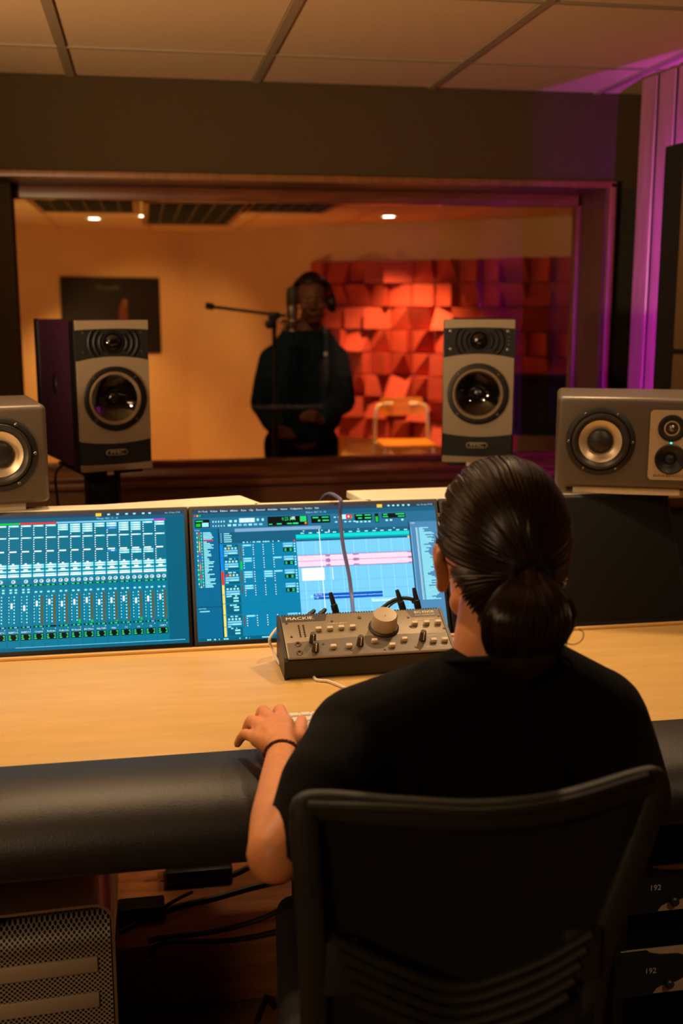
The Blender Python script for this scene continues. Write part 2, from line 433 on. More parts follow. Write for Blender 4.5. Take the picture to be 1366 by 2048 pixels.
# dark louvred vents in the booth ceiling
M_vent = mk('vent_dark', (34, 34, 24), .7)
def vent(label, x0, x1, y0, y1):
    t = thing('ceiling_vent', label, 'ceiling vent', ((x0+x1)/2, (y0+y1)/2, ZB), group='dark vents of the booth ceiling')
    w, d = x1-x0, y1-y0
    boxo('backing', (0, 0, -.003), (w, d, .004), M_vent, t)
    bm = B()
    for s in (-1, 1):
        box(bm, (s*w/2, 0, -.01), (.03, d+.03, .014)); box(bm, (0, s*d/2, -.01), (w+.03, .03, .014))
    obj('frame', bm, mk('vent_frame', (150, 104, 58), .6), t, smooth=0)
    bm = B()
    for k in range(1, 9): box(bm, (0, -d/2+d*k/9, -.012), (w-.03, .012, .012), M=None)
    for k in range(1, 6): box(bm, (-w/2+w*k/6, 0, -.012), (.012, d-.03, .010))
    obj('louvre', bm, mk('vent_louvre', (52, 48, 30), .6), t, smooth=0)
a, b = atZ(85, 418, ZB), atZ(272, 418, ZB); y1 = a.y
vent('dark louvred ceiling vent at the left above the poster', a.x, b.x, y1-1.1, y1)
c, d = atZ(290, 444, ZB), atZ(455, 444, ZB)
vent('dark louvred ceiling vent in the middle, reaching closest to the back wall', c.x, d.x, c.y-1.6, c.y)
e, g = atZ(486, 418, ZB), atZ(648, 418, ZB)
vent('dark louvred ceiling vent at the right above the singer', e.x, g.x, e.y-1.1, e.y)

# ================================================================== acoustic panel and its light strip on the right
PA = atX(1325, 545, 1.545); PB = atX(1353, 600, 1.54)
ac = thing('acoustic_panel', 'tall black-edged beige fabric panel on the slatted wall at the right', 'acoustic panel', (1.555, PA.y, 0), ang)
ztop = atX(1341, 293, 1.545).z
# local x runs towards the viewer along the wall, local -y into the room
bm = B(); box(bm, (.45, -.012, (ztop+.62)/2+.05), (.90, .024, ztop-.72), bev=.003); obj('backing_board', bm, M_blackm, ac)
dx = (PA-PB).length
zseam = atX(1356, 703, 1.535).z
M_pad = mk('beige_fabric', (128, 98, 60), .95, var=(80, .1), bump=(500, .4))
for z0, z1 in ((zseam+.006, ztop-.03), (.85, zseam-.006)):
    bm = B(); box(bm, (dx+.39, -.034, (z0+z1)/2), (.78, .03, z1-z0), bev=.008); obj('pad', bm, M_pad, ac)
led = thing('light_strip', 'purple light strip glowing along the edge of the acoustic panel', 'light strip', (1.555, PA.y, 0), ang)
bm = B(); box(bm, (.028, .0015, 1.33), (.012, .002, 1.02)); obj('carrier', bm, M_white, led)
M_led = mk('purple_led', (200, 60, 255), .4, emis=((.50, .012, 1.0), 1900))
bm = B()
for k in range(22): box(bm, (.028, .0035, .86+.046*k), (.010, .002, .014), bev=.0006, seg=1)
pieces('diode', bm, M_led, led, smooth=0)
# ================================================================== THE DESK
DZ = CAMZ-.703                 # top of the wooden worktop
MY = 2.19                      # foot line of the screens
TILT = math.radians(28)
desk = thing('studio_desk', 'wide maple studio desk with a black padded front edge and three sloping screens', 'desk', (0, 0, 0))
bm = B(); box(bm, (.275, (1.652+2.34)/2, DZ-.015), (2.41, 2.34-1.652, .03), bev=.002); obj('worktop', bm, M_desk, desk)
bm = B(); box(bm, (.275, MY-.010, DZ+.003), (2.41, .012, .006), bev=.002); obj('screen_ledge', bm, M_desk, desk)
prof = [(1.650, .002), (1.60, .006), (1.545, .002), (1.505, -.010), (1.475, -.032), (1.462, -.06), (1.464, -.085), (1.480, -.100), (1.56, -.104), (1.65, -.104)]
bm = B(); M = Matrix.Rotation(PI/2, 4, 'Z')
prism(bm, [(y, z) for y, z in prof], -.93, 1.48, TR(0, 0, DZ) @ Matrix(((0, 1, 0, 0), (1, 0, 0, 0), (0, 0, 1, 0), (0, 0, 0, 1))).to_4x4())
pad = obj('armrest_pad', bm, M_leather, desk, smooth=60)
boxo('apron', (.275, 1.56, DZ-.118), (2.41, .02, .03), M_blackm, desk)
# raised cream shelf behind the screens, with a notch in the middle
SZ = 1.0185
def shelf(poly, name='rear_shelf'):
    bm = B(); lo = [bm.verts.new((x, y, SZ-.018)) for x, y in poly]; hi = [bm.verts.new((x, y, SZ)) for x, y in poly]; n = len(poly)
    bm.faces.new(lo[::-1]); bm.faces.new(hi)
    for k in range(n): bm.faces.new([lo[k], lo[(k+1) % n], hi[(k+1) % n], hi[k]])
    bmesh.ops.bevel(bm, geom=[e for e in bm.edges], offset=.002, segments=1, affect='EDGES')
    obj(name, bm, M_cream, desk)
TY = MY+.322*math.sin(TILT)
SY = 2.340
shelf([(-.92, SY), (.232, SY), (.242, SY+.008), (.205, 2.455), (-.10, 2.39), (-.92, 2.385)])
shelf([(.475, SY), (1.40, SY), (1.40, 2.50), (.452, 2.475), (.468, SY+.005)])
shelf([(.225, SY), (.485, SY), (.485, SY+.012), (.225, SY+.012)], 'shelf_lip')
# sloping carcass that carries the screens
bm = B()
Mscr = TR(0, MY, DZ+.004, rx=-TILT)          # local: x along desk, y depth (behind), z up the slope
box(bm, (.39, .046, .14), (2.45, .02, .27), M=Mscr)
obj('screen_bay', bm, M_blackm, desk)
bm = B()
for x in (-.9, 1.42): box(bm, (x, 2.30, .50), (.03, .16, 1.0))
box(bm, (-.36, 2.20, .355), (.50, .03, .70)); box(bm, (1.34, 2.0, .355), (.03, .5, .70))
pieces('side_panel', bm, M_blackm, desk)

# ------------------------------------------------------------------ screens
PAL = {}
def pal(n):
    return PALK.index(n)
PC = dict(teal=(0, 112, 140), teal2=(0, 128, 152), tealdk=(0, 90, 116), blank=(4, 104, 128), bar=(34, 104, 138), slate=(16, 88, 118), steel=(72, 128, 170),
    sky=(112, 194, 232), sky2=(150, 216, 244), skyl=(180, 232, 250), white=(240, 250, 255), ice=(150, 232, 240), aqua=(0, 206, 200), aqua2=(0, 150, 170), green=(40, 220, 120), lime=(0, 196, 40),
    black=(6, 14, 18), orange=(255, 150, 10), red=(232, 40, 20), blue=(0, 130, 232), navy=(0, 84, 190), magenta=(190, 40, 200), yellow=(232, 214, 80), brown=(92, 84, 46), pink=(246, 206, 224), plum=(150, 90, 150), grey=(120, 160, 196), edit=(2, 120, 160), edit2=(2, 98, 138), gold=(236, 190, 60), menu=(40, 62, 84))
PALK = list(PC)
M_scr = [emit('screen_'+k, v, 1.25) for k, v in PC.items()]
SW, SH = .533, .286
class Scr:
    def __init__(s): s.bm = B(); s.k = 0
    def r(s, u0, v0, u1, v1, c, lift=1):
        x0, x1 = (u0-.5)*SW, (u1-.5)*SW; z0, z1 = (1-v1)*SH, (1-v0)*SH; y = -.0002-lift*.00012
        quad(s.bm, [(x0, y, z0), (x1, y, z0), (x1, y, z1), (x0, y, z1)], mi=PALK.index(c))
    def t(s, u, v, txt, h, c, lift=4, align='LEFT', width=None):
        M = TR((u-.5)*SW, -.0002-lift*.00012, (1-v)*SH, rx=PI/2)
        text(s.bm, txt, h*SH*1.35, M, PALK.index(c), align=align, res=1, width=width)
    def noise_row(s, u0, u1, v, h, c, rnd, lift=3, fill=.7):   # a line of small print
        u = u0
        while u < u1:
            wd = rnd.uniform(.003, .012)
            if rnd.random() < fill: s.r(u, v, min(u+wd*.8, u1), v+h, c, lift)
            u += wd
def monitor(x, label, screen_fn):
    t = thing('computer_monitor', label, 'monitor', (x, MY, DZ+.004), 0, 'desk screens'); t.rotation_euler = (-TILT, 0, 0)
    bm = B(); box(bm, (0, .018, .1525), (.549, .032, .305), bev=.004); obj('housing', bm, M_black, t)
    s = Scr(); screen_fn(s)
    me_o = obj('screen', s.bm, M_scr, t, smooth=0, recalc=False); me_o.location = (0, .002-.0005, .010)
    return t
def mixer(s):
    rnd = random.Random(3); s.r(0, 0, 1, 1, 'teal', 0)
    s.r(0, 0, 1, .028, 'menu', 1); s.r(0, .028, 1, .058, 'slate', 1); s.t(.70, .043, 'Mixage: REC 13 - 05', .014, 'sky2', 3, 'CENTER')
    for k, q in enumerate((.70, .735, .77, .80, .835, .86)): s.r(q, .008, q+.010, .020, 'ice', 3)
    s.r(.655, .002, .677, .026, 'gold', 2); s.t(.985, .015, 'lun. 13 mai 17:03', .012, 'ice', 3, 'RIGHT')
    P = .0466; xr = .925; n = 20
    cols = ['magenta'] + ['sky']*8 + ['red']*3 + ['lime']*3 + ['orange']*5
    names = ['COMP V', '12', '10', '10', 'HALL', 'HALL PURPS', 'BV Plate', 'BV Reverb', 'Doubles Voix', 'Refrain', 'Couplet', 'INSERT V 3', 'INSERT V 2', 'INSERT V 1', 'BACK REF', 'VOIX', 'PIANO', 'BASSE', 'DRUMS', 'KICK']
    s.r(xr, .058, 1, .975, 'tealdk', 1)
    for i in range(n):
        u1 = xr-i*P; u0 = u1-P; c = cols[i]
        if u1 < 0: break
        a, b = u0+.004, u1-.004
        s.r(u0, .058, u1, .07, c, 2); s.r(u0, .07, u0+.0015, .975, 'tealdk', 2); s.r(u0+.0015, .07, u1, .365, 'blank', 1)
        k = 4 if (i in (7, 6, 2, 3) or i > 13) else (3 if i in (4, 8) else (2 if i in (0, 5) else 1))
        for q in range(k): s.r(a, .076+q*.017, b, .089+q*.017, 'ice', 3); s.r(a+.012, .079+q*.017, b-.006, .086+q*.017, 'white', 4)
        if i in (4,): s.r(a, .11, b, .122, 'blue', 4)
        for q in range(k, 5): s.r(a, .079+q*.017, a+.004, .086+q*.017, 'white', 3)
        s.r(a, .168, b, .178, 'ice', 3); s.r(a+.003, .169, b-.01, .176, 'white', 4)
        for q in range(5):
            if i > 13: s.r(a, .182+q*.017, b, .194+q*.017, 'ice', 3); s.r(a+.014, .184+q*.017, b-.007, .192+q*.017, 'white', 4)
            else: s.r(a, .185+q*.017, a+.004, .192+q*.017, 'white', 3)
        s.r(a+.003, .270, b-.008, .280, 'white', 3)
        for q in range(5):
            on_ = i > 13 or (i in (1, 2, 3) and q < 2) or (i == 4 and q == 0)
            if on_: s.r(a, .284+q*.017, b, .296+q*.017, 'blue' if (i > 13 and q > 2) or i == 4 else 'ice', 3); s.r(a+.016, .287+q*.017, b-.010, .293+q*.017, 'white', 4)
            else: s.r(a, .287+q*.017, a+.004, .294+q*.017, 'white', 3)
        s.r(u0+.0015, .365, u1, .48, 'teal2', 1)
        for v0, v1, cc in ((.372, .384, 'ice'), (.388, .400, 'ice'), (.416, .427, 'ice'), (.440, .449, 'ice'), (.452, .463, 'white')):
            s.r(a-.001, v0, b+.001, v1, cc, 2); s.r(a+.006, v0+.002, b-.007, v1-.002, 'white', 3)
        s.r(a+.014, .362, a+.022, .371, 'white', 3); s.r(a+.010, .406, a+.026, .415, 'white', 3)
        ks = (.5,) if i in (11, 12, 13) else (.28, .74)
        for q in ks:
            cx = u0+P*q
            for z in range(10):
                an0, an1 = 2*PI*z/10, 2*PI*(z+.75)/10; R0, R1 = .0048, .0078
                pts = []
                for rr, an in ((R0, an0), (R1, an0), (R1, an1), (R0, an1)):
                    pts.append(((cx+rr*math.cos(an)-.5)*SW, -.0006, (1-(.496+rr*1.78*math.sin(an)))*SH))
                quad(s.bm, pts, mi=PALK.index('white'))
            s.r(cx-.001, .494, cx+.004, .500, 'white', 4)
        s.r(a, .519, b, .531, 'black', 2)
        for q in (0, 1): s.r(a+.003+q*.019, .521, a+.014+q*.019, .529, 'green', 3)
        for q in (0, 1):
            s.r(a+.005+q*.019, .570, a+.014+q*.019, .582, 'ice', 3)
            if i in (11, 12, 13): s.r(a+.005+q*.019, .550, a+.014+q*.019, .562, 'ice', 3)
        f0 = .600; s.r(a+.011, f0, a+.0125, .815, 'aqua2', 2)
        for q in range(9): s.r(a+.001, f0+.006+q*.0225, a+.005, f0+.013+q*.0225, 'ice', 3); s.r(a+.020, f0+.002+q*.0235, a+.025, f0+.011+q*.0235, 'ice', 3)
        fv = .632+.028*((i*7) % 3)/3 + (.02 if i > 10 else 0); s.r(a+.009, fv, a+.0165, fv+.040, 'white', 5); s.r(a+.010, fv+.016, a+.0155, fv+.020, 'teal', 6)
        if i not in (11, 12, 13): s.r(a+.028, f0-.002, a+.0355, f0+.215, 'brown', 2)
        if i in (2, 4, 6, 7): s.r(a+.028, f0+.215-.006*(i % 4+1), a+.0355, f0+.215, 'lime', 3)
        if i > 13: s.r(a+.029, f0, a+.033, f0+.15, 'yellow', 3)
        s.r(a, .822, b, .834, 'black', 2); s.r(a+.007, .824, a+.014, .832, 'green', 3)
        if i not in (9, 14): s.r(a+.022, .824, a+.033, .832, 'green' if i not in (1, 11, 12, 13) else 'sky', 3)
        s.t(u1-.010, .846, '4', .010, 'white', 3)
        s.t((u0+u1)/2, .864, names[i], .0115, 'white', 4, 'CENTER', width=min(.034, .0042*len(names[i]))*SW)
        s.r(a, .878, b, .922, 'black', 2)
        for q in range(3):
            s.r(a+.003, .884+q*.0125, a+.010+.003*(q == 2), .891+q*.0125, 'green', 3); s.r(b-.010+.003*(q == 1), .884+q*.0125, b-.003, .891+q*.0125, 'green', 3)
    s.r(0, .975, 1, 1, 'tealdk', 1); s.r(.35, .972, .985, .976, 'sky', 2)
def editor(s):
    rnd = random.Random(5); s.r(0, 0, 1, 1, 'edit', 0)
    s.r(0, 0, 1, .032, 'menu', 1); u = .024
    for wd in ('Pro Tools', 'Fichier', 'Édition', 'Afficher', 'Piste', 'Clip', 'Événement', 'AudioSuite', 'Options', 'Configuration', 'Fenêtre', 'Aide'):
        L = .0037*len(wd)+.002; s.t(u, .017, wd, .014, 'white', 3, width=L*SW); u += L+.012
    s.r(.755, .003, .777, .029, 'gold', 2)
    for q in (.80, .82, .84, .862, .885): s.r(q, .010, q+.009, .023, 'ice', 3)
    s.t(.99, .017, 'lun. 13 mai 17:03', .013, 'ice', 3, 'RIGHT')
    s.r(0, .032, 1, .066, 'slate', 1); s.t(.5, .05, 'Edition: REC 13 - 05', .014, 'sky2', 3, 'CENTER')
    for q, c in ((.006, 'red'), (.016, 'gold'), (.026, 'lime')): s.r(q, .043, q+.006, .055, c, 3)
    s.r(0, .066, 1, .152, 'bar', 1)
    def blk(u0, v0, u1, v1): s.r(u0, v0, u1, v1, 'black', 2)
    blk(.008, .080, .066, .142); s.r(.012, .088, .04, .096, 'green', 3); s.r(.036, .104, .062, .136, 'ice', 3); s.r(.012, .11, .03, .134, 'lime', 3)
    for q in range(5): s.r(.078+q*.011, .092, .083+q*.011, .106, 'ice', 3); s.r(.078+q*.011, .126, .082+q*.011, .138, 'ice', 3)
    for q in (.145, .165): s.r(q, .09, q+.011, .108, 'ice', 3)
    s.r(.185, .078, .248, .112, 'skyl', 2)
    for q in (.192, .212, .232): s.r(q, .084, q+.010, .106, 'white', 3)
    for q in (.256, .276): s.r(q, .084, q+.009, .104, 'ice', 3)
    for q in range(7): s.r(.138+q*.021, .122, .152+q*.021, .138, 'ice' if q < 2 or q == 4 else 'sky', 3)
    blk(.300, .074, .462, .148); s.t(.386, .096, '0:25.516', .030, 'green', 4, 'CENTER', width=.056*SW)
    s.r(.398, .080, .412, .087, 'white', 3); s.r(.392, .092, .412, .099, 'white', 3); s.r(.432, .078, .458, .120, 'green', 3)
    for q in range(3): s.r(.432, .088+q*.011, .458, .090+q*.011, 'black', 4)
    s.r(.304, .130, .318, .137, 'green', 3); s.r(.336, .128, .356, .137, 'green', 3); s.r(.378, .128, .398, .137, 'green', 3); s.r(.402, .126, .424, .138, 'green', 3); s.r(.450, .126, .458, .140, 'orange', 4)
    blk(.478, .080, .556, .136); s.r(.484, .088, .508, .098, 'green', 3); s.r(.522, .088, .55, .096, 'green', 3); s.r(.505, .110, .515, .124, 'green', 3); s.r(.524, .112, .55, .122, 'green', 3)
    for q in (.572, .588): s.r(q, .09, q+.008, .1, 'ice', 3)
    for q in range(5): s.r(.575+q*.019, .128, .585+q*.019, .138, 'ice', 3)
    s.r(.603, .076, .622, .112, 'skyl', 2); s.r(.622, .076, .642, .112, 'red', 3); s.r(.629, .086, .636, .1, 'white', 4); s.r(.644, .08, .65, .092, 'red', 3); s.r(.644, .096, .65, .108, 'lime', 3)
    blk(.658, .076, .73, .126); s.r(.664, .082, .69, .09, 'green', 3); s.r(.70, .082, .726, .09, 'green', 3); s.r(.672, .104, .688, .114, 'green', 3); s.r(.70, .104, .726, .114, 'green', 3)
    for q in range(4): s.r(.662+q*.017, .132, .672+q*.017, .144, 'ice', 3)
    blk(.742, .076, .758, .148); s.r(.745, .10, .755, .143, 'lime', 3)
    blk(.772, .078, .872, .116); s.r(.778, .082, .796, .09, 'green', 3); s.r(.776, .1, .798, .108, 'green', 3); s.r(.83, .082, .868, .09, 'green', 3); s.r(.84, .1, .868, .108, 'green', 3)
    for q in (.786, .804, .852): s.r(q, .126, q+.010, .140, 'ice', 3)
    # left list of tracks
    s.r(0, .152, .098, .975, 'edit2', 1); s.r(.098, .152, .101, .975, 'black', 2); s.t(.006, .163, 'PISTES', .010, 'ice', 3)
    tc = ['red', 'lime', 'red', 'lime', 'orange', 'yellow', 'orange', 'yellow', 'yellow', 'gold', 'magenta', 'blue', 'blue', 'blue', 'magenta', 'lime', 'orange', 'orange', 'orange', 'lime', 'lime', 'red', 'red', 'green', 'green', 'plum', 'plum', 'white']
    for q in range(36):
        v = .178+q*.0118; c = tc[(q*28)//36]
        s.r(.012, v, .016, v+.008, 'lime' if q % 3 else 'white', 3); s.r(.020, v, .025, v+.0085, c, 3); s.r(.029, v, .033, v+.008, 'lime' if q % 2 else 'ice', 3)
        s.r(.038, v+.001, .050+.03*rnd.random(), v+.0085, 'red' if q == 5 else 'ice', 3)
    s.r(0, .745, .098, .748, 'black', 2); s.t(.006, .758, 'GROUPES', .010, 'ice', 3); s.r(.012, .775, .05, .782, 'ice', 3)
    # overview bar and rulers
    s.r(.101, .152, .880, .186, 'bar', 1); s.r(.165, .158, .515, .184, 'grey', 2)
    s.r(.101, .186, .410, .272, 'slate', 1)
    for q in range(5): s.r(.120, .192+q*.0155, .14+.012*rnd.random(), .199+q*.0155, 'ice', 3); s.r(.106, .192+q*.0155, .112, .199+q*.0155, 'sky', 3)
    s.r(.410, .186, .880, .222, 'slate', 1)
    for q in range(14): s.r(.43+q*.033, .208, .444+q*.033, .217, 'ice', 3); 
    for q in range(6): s.r(.44+q*.075, .192, .447+q*.075, .199, 'ice', 3)
    s.r(.545, .192, .549, .215, 'white', 4)
    s.r(.410, .222, .880, .250, 'aqua', 1); s.r(.410, .250, .880, .262, 'aqua2', 1); s.r(.410, .262, .880, .276, 'slate', 1); s.r(.871, .262, .879, .28, 'gold', 3)
    # arrangement
    s.r(.410, .276, .880, .975, 'sky', 1)
    for q in range(47): s.r(.412+q*.010, .276, .4126+q*.010, .975, 'sky2', 2)
    for q in range(9): s.r(.435+q*.052, .276, .4362+q*.052, .975, 'skyl', 2)
    rows = [.276, .378, .482, .586, .660, .728, .812, .90]
    for v in rows[1:]: s.r(.410, v-.0012, .880, v, 'steel', 2)
    s.r(.412, .384, .880, .478, 'pink', 3); s.r(.412, .384, .880, .387, 'plum', 4); s.r(.412, .475, .880, .478, 'plum', 4); s.r(.412, .4295, .880, .4325, 'plum', 4)
    for q in range(150):
        uu = .412+q*.00312; k = 1 if 36 <= q <= 41 else (.7 if 72 <= q <= 79 else (.55 if q > 144 else .12))
        hh = .018*k*rnd.uniform(.6, 1)
        for vc in (.387, .431, .475):
            lo = vc if vc == .387 else vc-hh; hi = vc+hh if vc != .475 else vc
            s.r(uu, lo, uu+.0026, hi, 'plum', 5)
    s.r(.424, .486, .515, .582, 'white', 3); s.r(.547, .486, .5495, .582, 'white', 3); s.r(.505, .186, .5078, .975, 'white', 6)
    s.r(.465, .684, .745, .728, 'navy', 3); s.t(.47, .693, 'REC_VOIX', .011, 'white', 5, width=.028*SW); s.t(.47, .716, '0 dB', .010, 'white', 5)
    for q in range(110): s.r(.466+q*.00254, .7065-.003*rnd.random(), .468+q*.00254, .7075+.003*rnd.random(), 'skyl', 5)
    s.r(.452, .694, .460, .712, 'ice', 3)
    s.r(.694, .736, .856, .768, 'aqua2', 3); s.r(.695, .7375, .855, .7665, 'sky2', 4); s.t(.697, .745, 'REC', .010, 'white', 6)
    for q in range(60): s.r(.70+q*.00255, .756-.004*rnd.random(), .702+q*.00255, .758+.004*rnd.random(), 'white', 5)
    # track headers with their insert columns
    s.r(.101, .272, .410, .975, 'edit', 1)
    cols = ['blue', 'blue', 'red', 'yellow', 'yellow', 'yellow', 'yellow', 'yellow']
    for i, v in enumerate(rows):
        v1 = rows[i+1] if i+1 < len(rows) else .975
        s.r(.103, v+.002, .112, v1-.002, cols[i], 3); s.r(.112, v1-.0015, .410, v1, 'edit2', 2)
        big = i in (0, 1, 2, 3, 6)
        s.r(.116, v+.004, .175, v1-.004, 'tealdk', 2)
        s.noise_row(.13, .16, v+.008, .010, 'ice', rnd, 4)
        if big:
            for q in range(4): s.r(.120+q*.0135, v+.026, .128+q*.0135, v+.040, 'red' if (i == 2 and q == 0) else ('gold' if q == 1 and i in (0, 2) else 'ice'), 3)
            s.r(.118, v+.046, .172, v+.060, 'sky', 3); s.r(.118, v+.064, .172, v+.078, 'sky', 3); s.r(.136, v+.066, .168, v+.076, 'ice', 4); s.r(.118, v+.084, .13, v+.093, 'ice', 3)
            s.r(.180, v+.010, .186, v1-.004, 'brown', 3)
            if i == 1: s.r(.180, v+.035, .187, v+.098, 'lime', 4)
            for q in range(4):
                u0 = .192+q*.040
                kk = {0: (1, 0, 0, 0), 1: (2, 0, 0, 1), 2: (3, 0, 3, 1), 3: (2, 0, 0, 0), 6: (1, 0, 0, 0)}[i][q]
                for z in range(5):
                    vv = v+.008+z*.018
                    if z < kk: s.r(u0, vv, u0+.035, vv+.014, 'sky', 3); s.r(u0+.004, vv+.003, u0+.030, vv+.010, 'ice', 4)
                    else: s.r(u0+.001, vv+.003, u0+.0045, vv+.009, 'white', 3)
            s.r(.355, v+.006, .395, v+.020, 'sky', 3); s.r(.355, v+.024, .395, v+.038, 'sky', 3); s.r(.362, v+.026, .390, v+.035, 'ice', 4)
            s.r(.355, v+.044, .395, v+.074, 'black', 3); s.r(.36, v+.05, .368, v+.057, 'green', 4); s.r(.38, v+.05, .39, v+.057, 'green', 4); s.r(.36, v+.062, .368, v+.069, 'green', 4); s.r(.38, v+.062, .39, v+.069, 'green', 4)
            for z in range(4): s.r(.399, v+.008+z*.02, .405, v+.020+z*.02, 'ice', 3)
        else:
            for q in range(2): s.r(.145, v+.022+q*.022, .165, v+.034+q*.022, 'ice', 3)
    for q in range(4): s.noise_row(.194+q*.040, .226+q*.040, .262, .009, 'ice', rnd, 4)
    s.r(.399, .262, .406, .274, 'red', 3)
    # clip list on the right
    s.r(.880, .152, 1, .975, 'steel', 1); s.r(.880, .152, .884, .975, 'black', 2); s.t(.888, .163, 'CLIPS', .011, 'white', 3)
    for q in range(60):
        v = .20+q*.0095; s.r(.888, v, .890, v+.005, 'sky2', 3); s.r(.909, v, .912, v+.006, 'white', 3)
        s.r(.922, v, .930+.055*rnd.random()+.006, v+.0062, 'ice', 3); s.r(.914, v, .917, v+.006, 'ice', 3)
    s.r(0, .975, 1, 1, 'tealdk', 1)
    for q in (.03, .08, .16, .24, .30): s.noise_row(q, q+.04, .983, .009, 'ice', rnd, 3)
def dark(s): s.r(0, 0, 1, 1, 'off', 0)
PITCHX = .551; X1 = .082
monitor(X1-PITCHX/2, 'lit sloping screen showing the teal mixer window, leftmost of the three', mixer)
monitor(X1+PITCHX/2, 'lit sloping screen showing the blue edit window behind the monitor controller', editor)
t = thing('computer_monitor', 'black switched-off sloping screen to the right of the seated engineer', 'monitor', (X1+PITCHX*1.5, MY, DZ+.004), 0, 'desk screens'); t.rotation_euler = (-TILT, 0, 0)
bm = B(); box(bm, (0, .018, .1525), (.549, .032, .305), bev=.004); obj('housing', bm, M_black, t)
bm = B(); box(bm, (0, .0012, .153), (SW, .002, SH), bev=.0005); obj('screen', bm, mk('matte_screen', (22, 22, 20), .65, spec=.15), t)
# ================================================================== SPEAKERS
M_baffle = mk('grey_beige_paint', (168, 150, 124), .42, .15, bump=(700, .05))
M_cab = mk('dark_purple_lacquer', (58, 26, 52), .45, bump=(200, .03))
M_cabedge = mk('black_lacquer', (22, 16, 20), .35)
M_gloss = mk('gloss_black_cone', (12, 12, 13), .06, coat=1.0)
M_rubber = mk('black_rubber', (22, 21, 20), .5)
M_rim = mk('satin_rim', (164, 142, 112), .3, .3)
M_tex = mk('black_textured_panel', (20, 20, 17), .6, bump=(900, .5), var=(500, .35))
M_badge = mk('badge_metal', (214, 196, 160), .4, .3)
M_ind = mk('red_indicator', (200, 20, 10), .4, emis=((1, .05, .02), 1.5))
FRONT = lambda x, y, z: TR(x, y, z, rx=PI/2)     # lathe axis turned towards the viewer (-Y)
def arcpts(x0, x1, za, sag, n=14):   # from x0 to x1 at height za (ends), middle raised by sag
    return [(x0+(x1-x0)*k/n, za+sag*(1-(2*k/n-1)**2)) for k in range(n+1)]
def tall_speaker(label, loc, rz):
    W, H, D = .196, .403, .42; h = W/2
    t = thing('studio_speaker', label, 'speaker', loc, rz, 'tall studio speakers on stands')
    bm = B(); box(bm, (0, .03+D/2, H/2), (W-.004, D-.012, H-.004), bev=.004); obj('cabinet', bm, M_cab, t)
    bm = B()
    for s in (-1, 1):
        box(bm, (s*(h-.001), .04, H/2), (.010, .048, H), bev=.004); box(bm, (s*(h-.004), .03+D-.02, H/2), (.010, .04, H), bev=.004)
    pieces('edge_moulding', bm, M_cabedge, t)
    bm = B()                                       # flat oval port on each side
    for s in (-1, 1): lathe(bm, [(0, .0035), (.019, .003), (.022, 0), (0, -.001)], 28, TR(s*(h-.002), .03+D*.52, H*.55, ry=s*PI/2) @ Matrix.Diagonal((1.4, .9, 1, 1)), caps=False)
    pieces('side_roundel', bm, M_cabedge, t)
    # front baffle in curved bands
    zt, zb = H*.735, H*.205
    bm = B(); up_ = arcpts(-h, h, zt, H*.028); lo_ = arcpts(-h, h, zb, -H*.022)
    prism(bm, up_+lo_[::-1], 0, .03); bfl = obj('baffle', bm, M_baffle, t, smooth=30); bore(bfl, FRONT(0, 0, H*.485), .0725, .029)
    bm = B(); prism(bm, arcpts(-h, h, H*.938, H*.008)[::-1]+[(-h, H), (h, H)], -.002, .034)
    obj('top_cap', bm, M_baffle, t, smooth=30)
    bm = B(); prism(bm, [(-h, 0), (h, 0)]+arcpts(-h, h, H*.046, -H*.006)[::-1], -.002, .034); obj('bottom_cap', bm, M_baffle, t, smooth=30)
    bm = B(); prism(bm, up_+[(h, H*.938)]+arcpts(-h, h, H*.938, H*.008)[::-1], .003, .03); tp = obj('tweeter_plate', bm, M_tex, t, smooth=0)
    bm = B(); prism(bm, lo_+arcpts(-h, h, H*.046, -H*.006)[::-1], .003, .03); obj('lower_panel', bm, M_tex, t, smooth=0)
    zc = H*.855                                    # tweeter with its curved waveguide fins
    bm = B()
    for s in (-1, 1):
        for k, R in enumerate((.036, .050, .064)):
            pts = []
            for q in range(-8, 9):
                a = q/8*.72; x = s*(R*1.05*math.cos(a*1.0)); z = zc+R*1.0*math.sin(a)*.9
                if z < H*.752: z = H*.752
                if z > H*.935: z = H*.935
                pts.append((x, .001, z))
            tube(bm, pts, .0035, 6)
    pieces('waveguide_fin', bm, M_rubber, tp)
    bm = B(); lathe(bm, [(.024, 0), (.026, .004), (.029, .004), (.031, 0)], 36, FRONT(0, .003, zc), caps=False); obj('tweeter_ring', bm, M_rubber, tp)
    bm = B(); lathe(bm, [(.024, .001), (.021, .006), (.015, .011), (.008, .0135), (0, .0145)], 32, FRONT(0, .003, zc), caps=False); obj('tweeter_dome', bm, M_gloss, tp)
    bm = B()
    for s in (-1, 1):
        for z in (H*.795, H*.92): lathe(bm, [(.0035, .0), (.0035, .002), (.0018, .0025), (.0018, .001), (0, .001)], 12, FRONT(s*(h-.018), .003, z), caps=False)
    pieces('plate_screw', bm, M_steel, tp)
    bm = B()
    for z in (H*.83, H*.855, H*.88): box(bm, (h-.016, .0025, z), (.006, .001, .0015))
    pieces('printed_mark', bm, M_steel, tp)
    # woofer
    zw = H*.485
    bm = B(); lathe(bm, [(.086, 0), (.086, .005), (.083, .007), (.074, .007), (.072, .003)], 56, FRONT(0, 0, zw), caps=False); wf = obj('woofer_frame', bm, M_rubber, t)
    bm = B(); lathe(bm, [(.073, .004), (.070, .009), (.066, .009), (.062, .004), (.061, 0)], 56, FRONT(0, 0, zw), caps=False); obj('surround', bm, M_rim, wf)
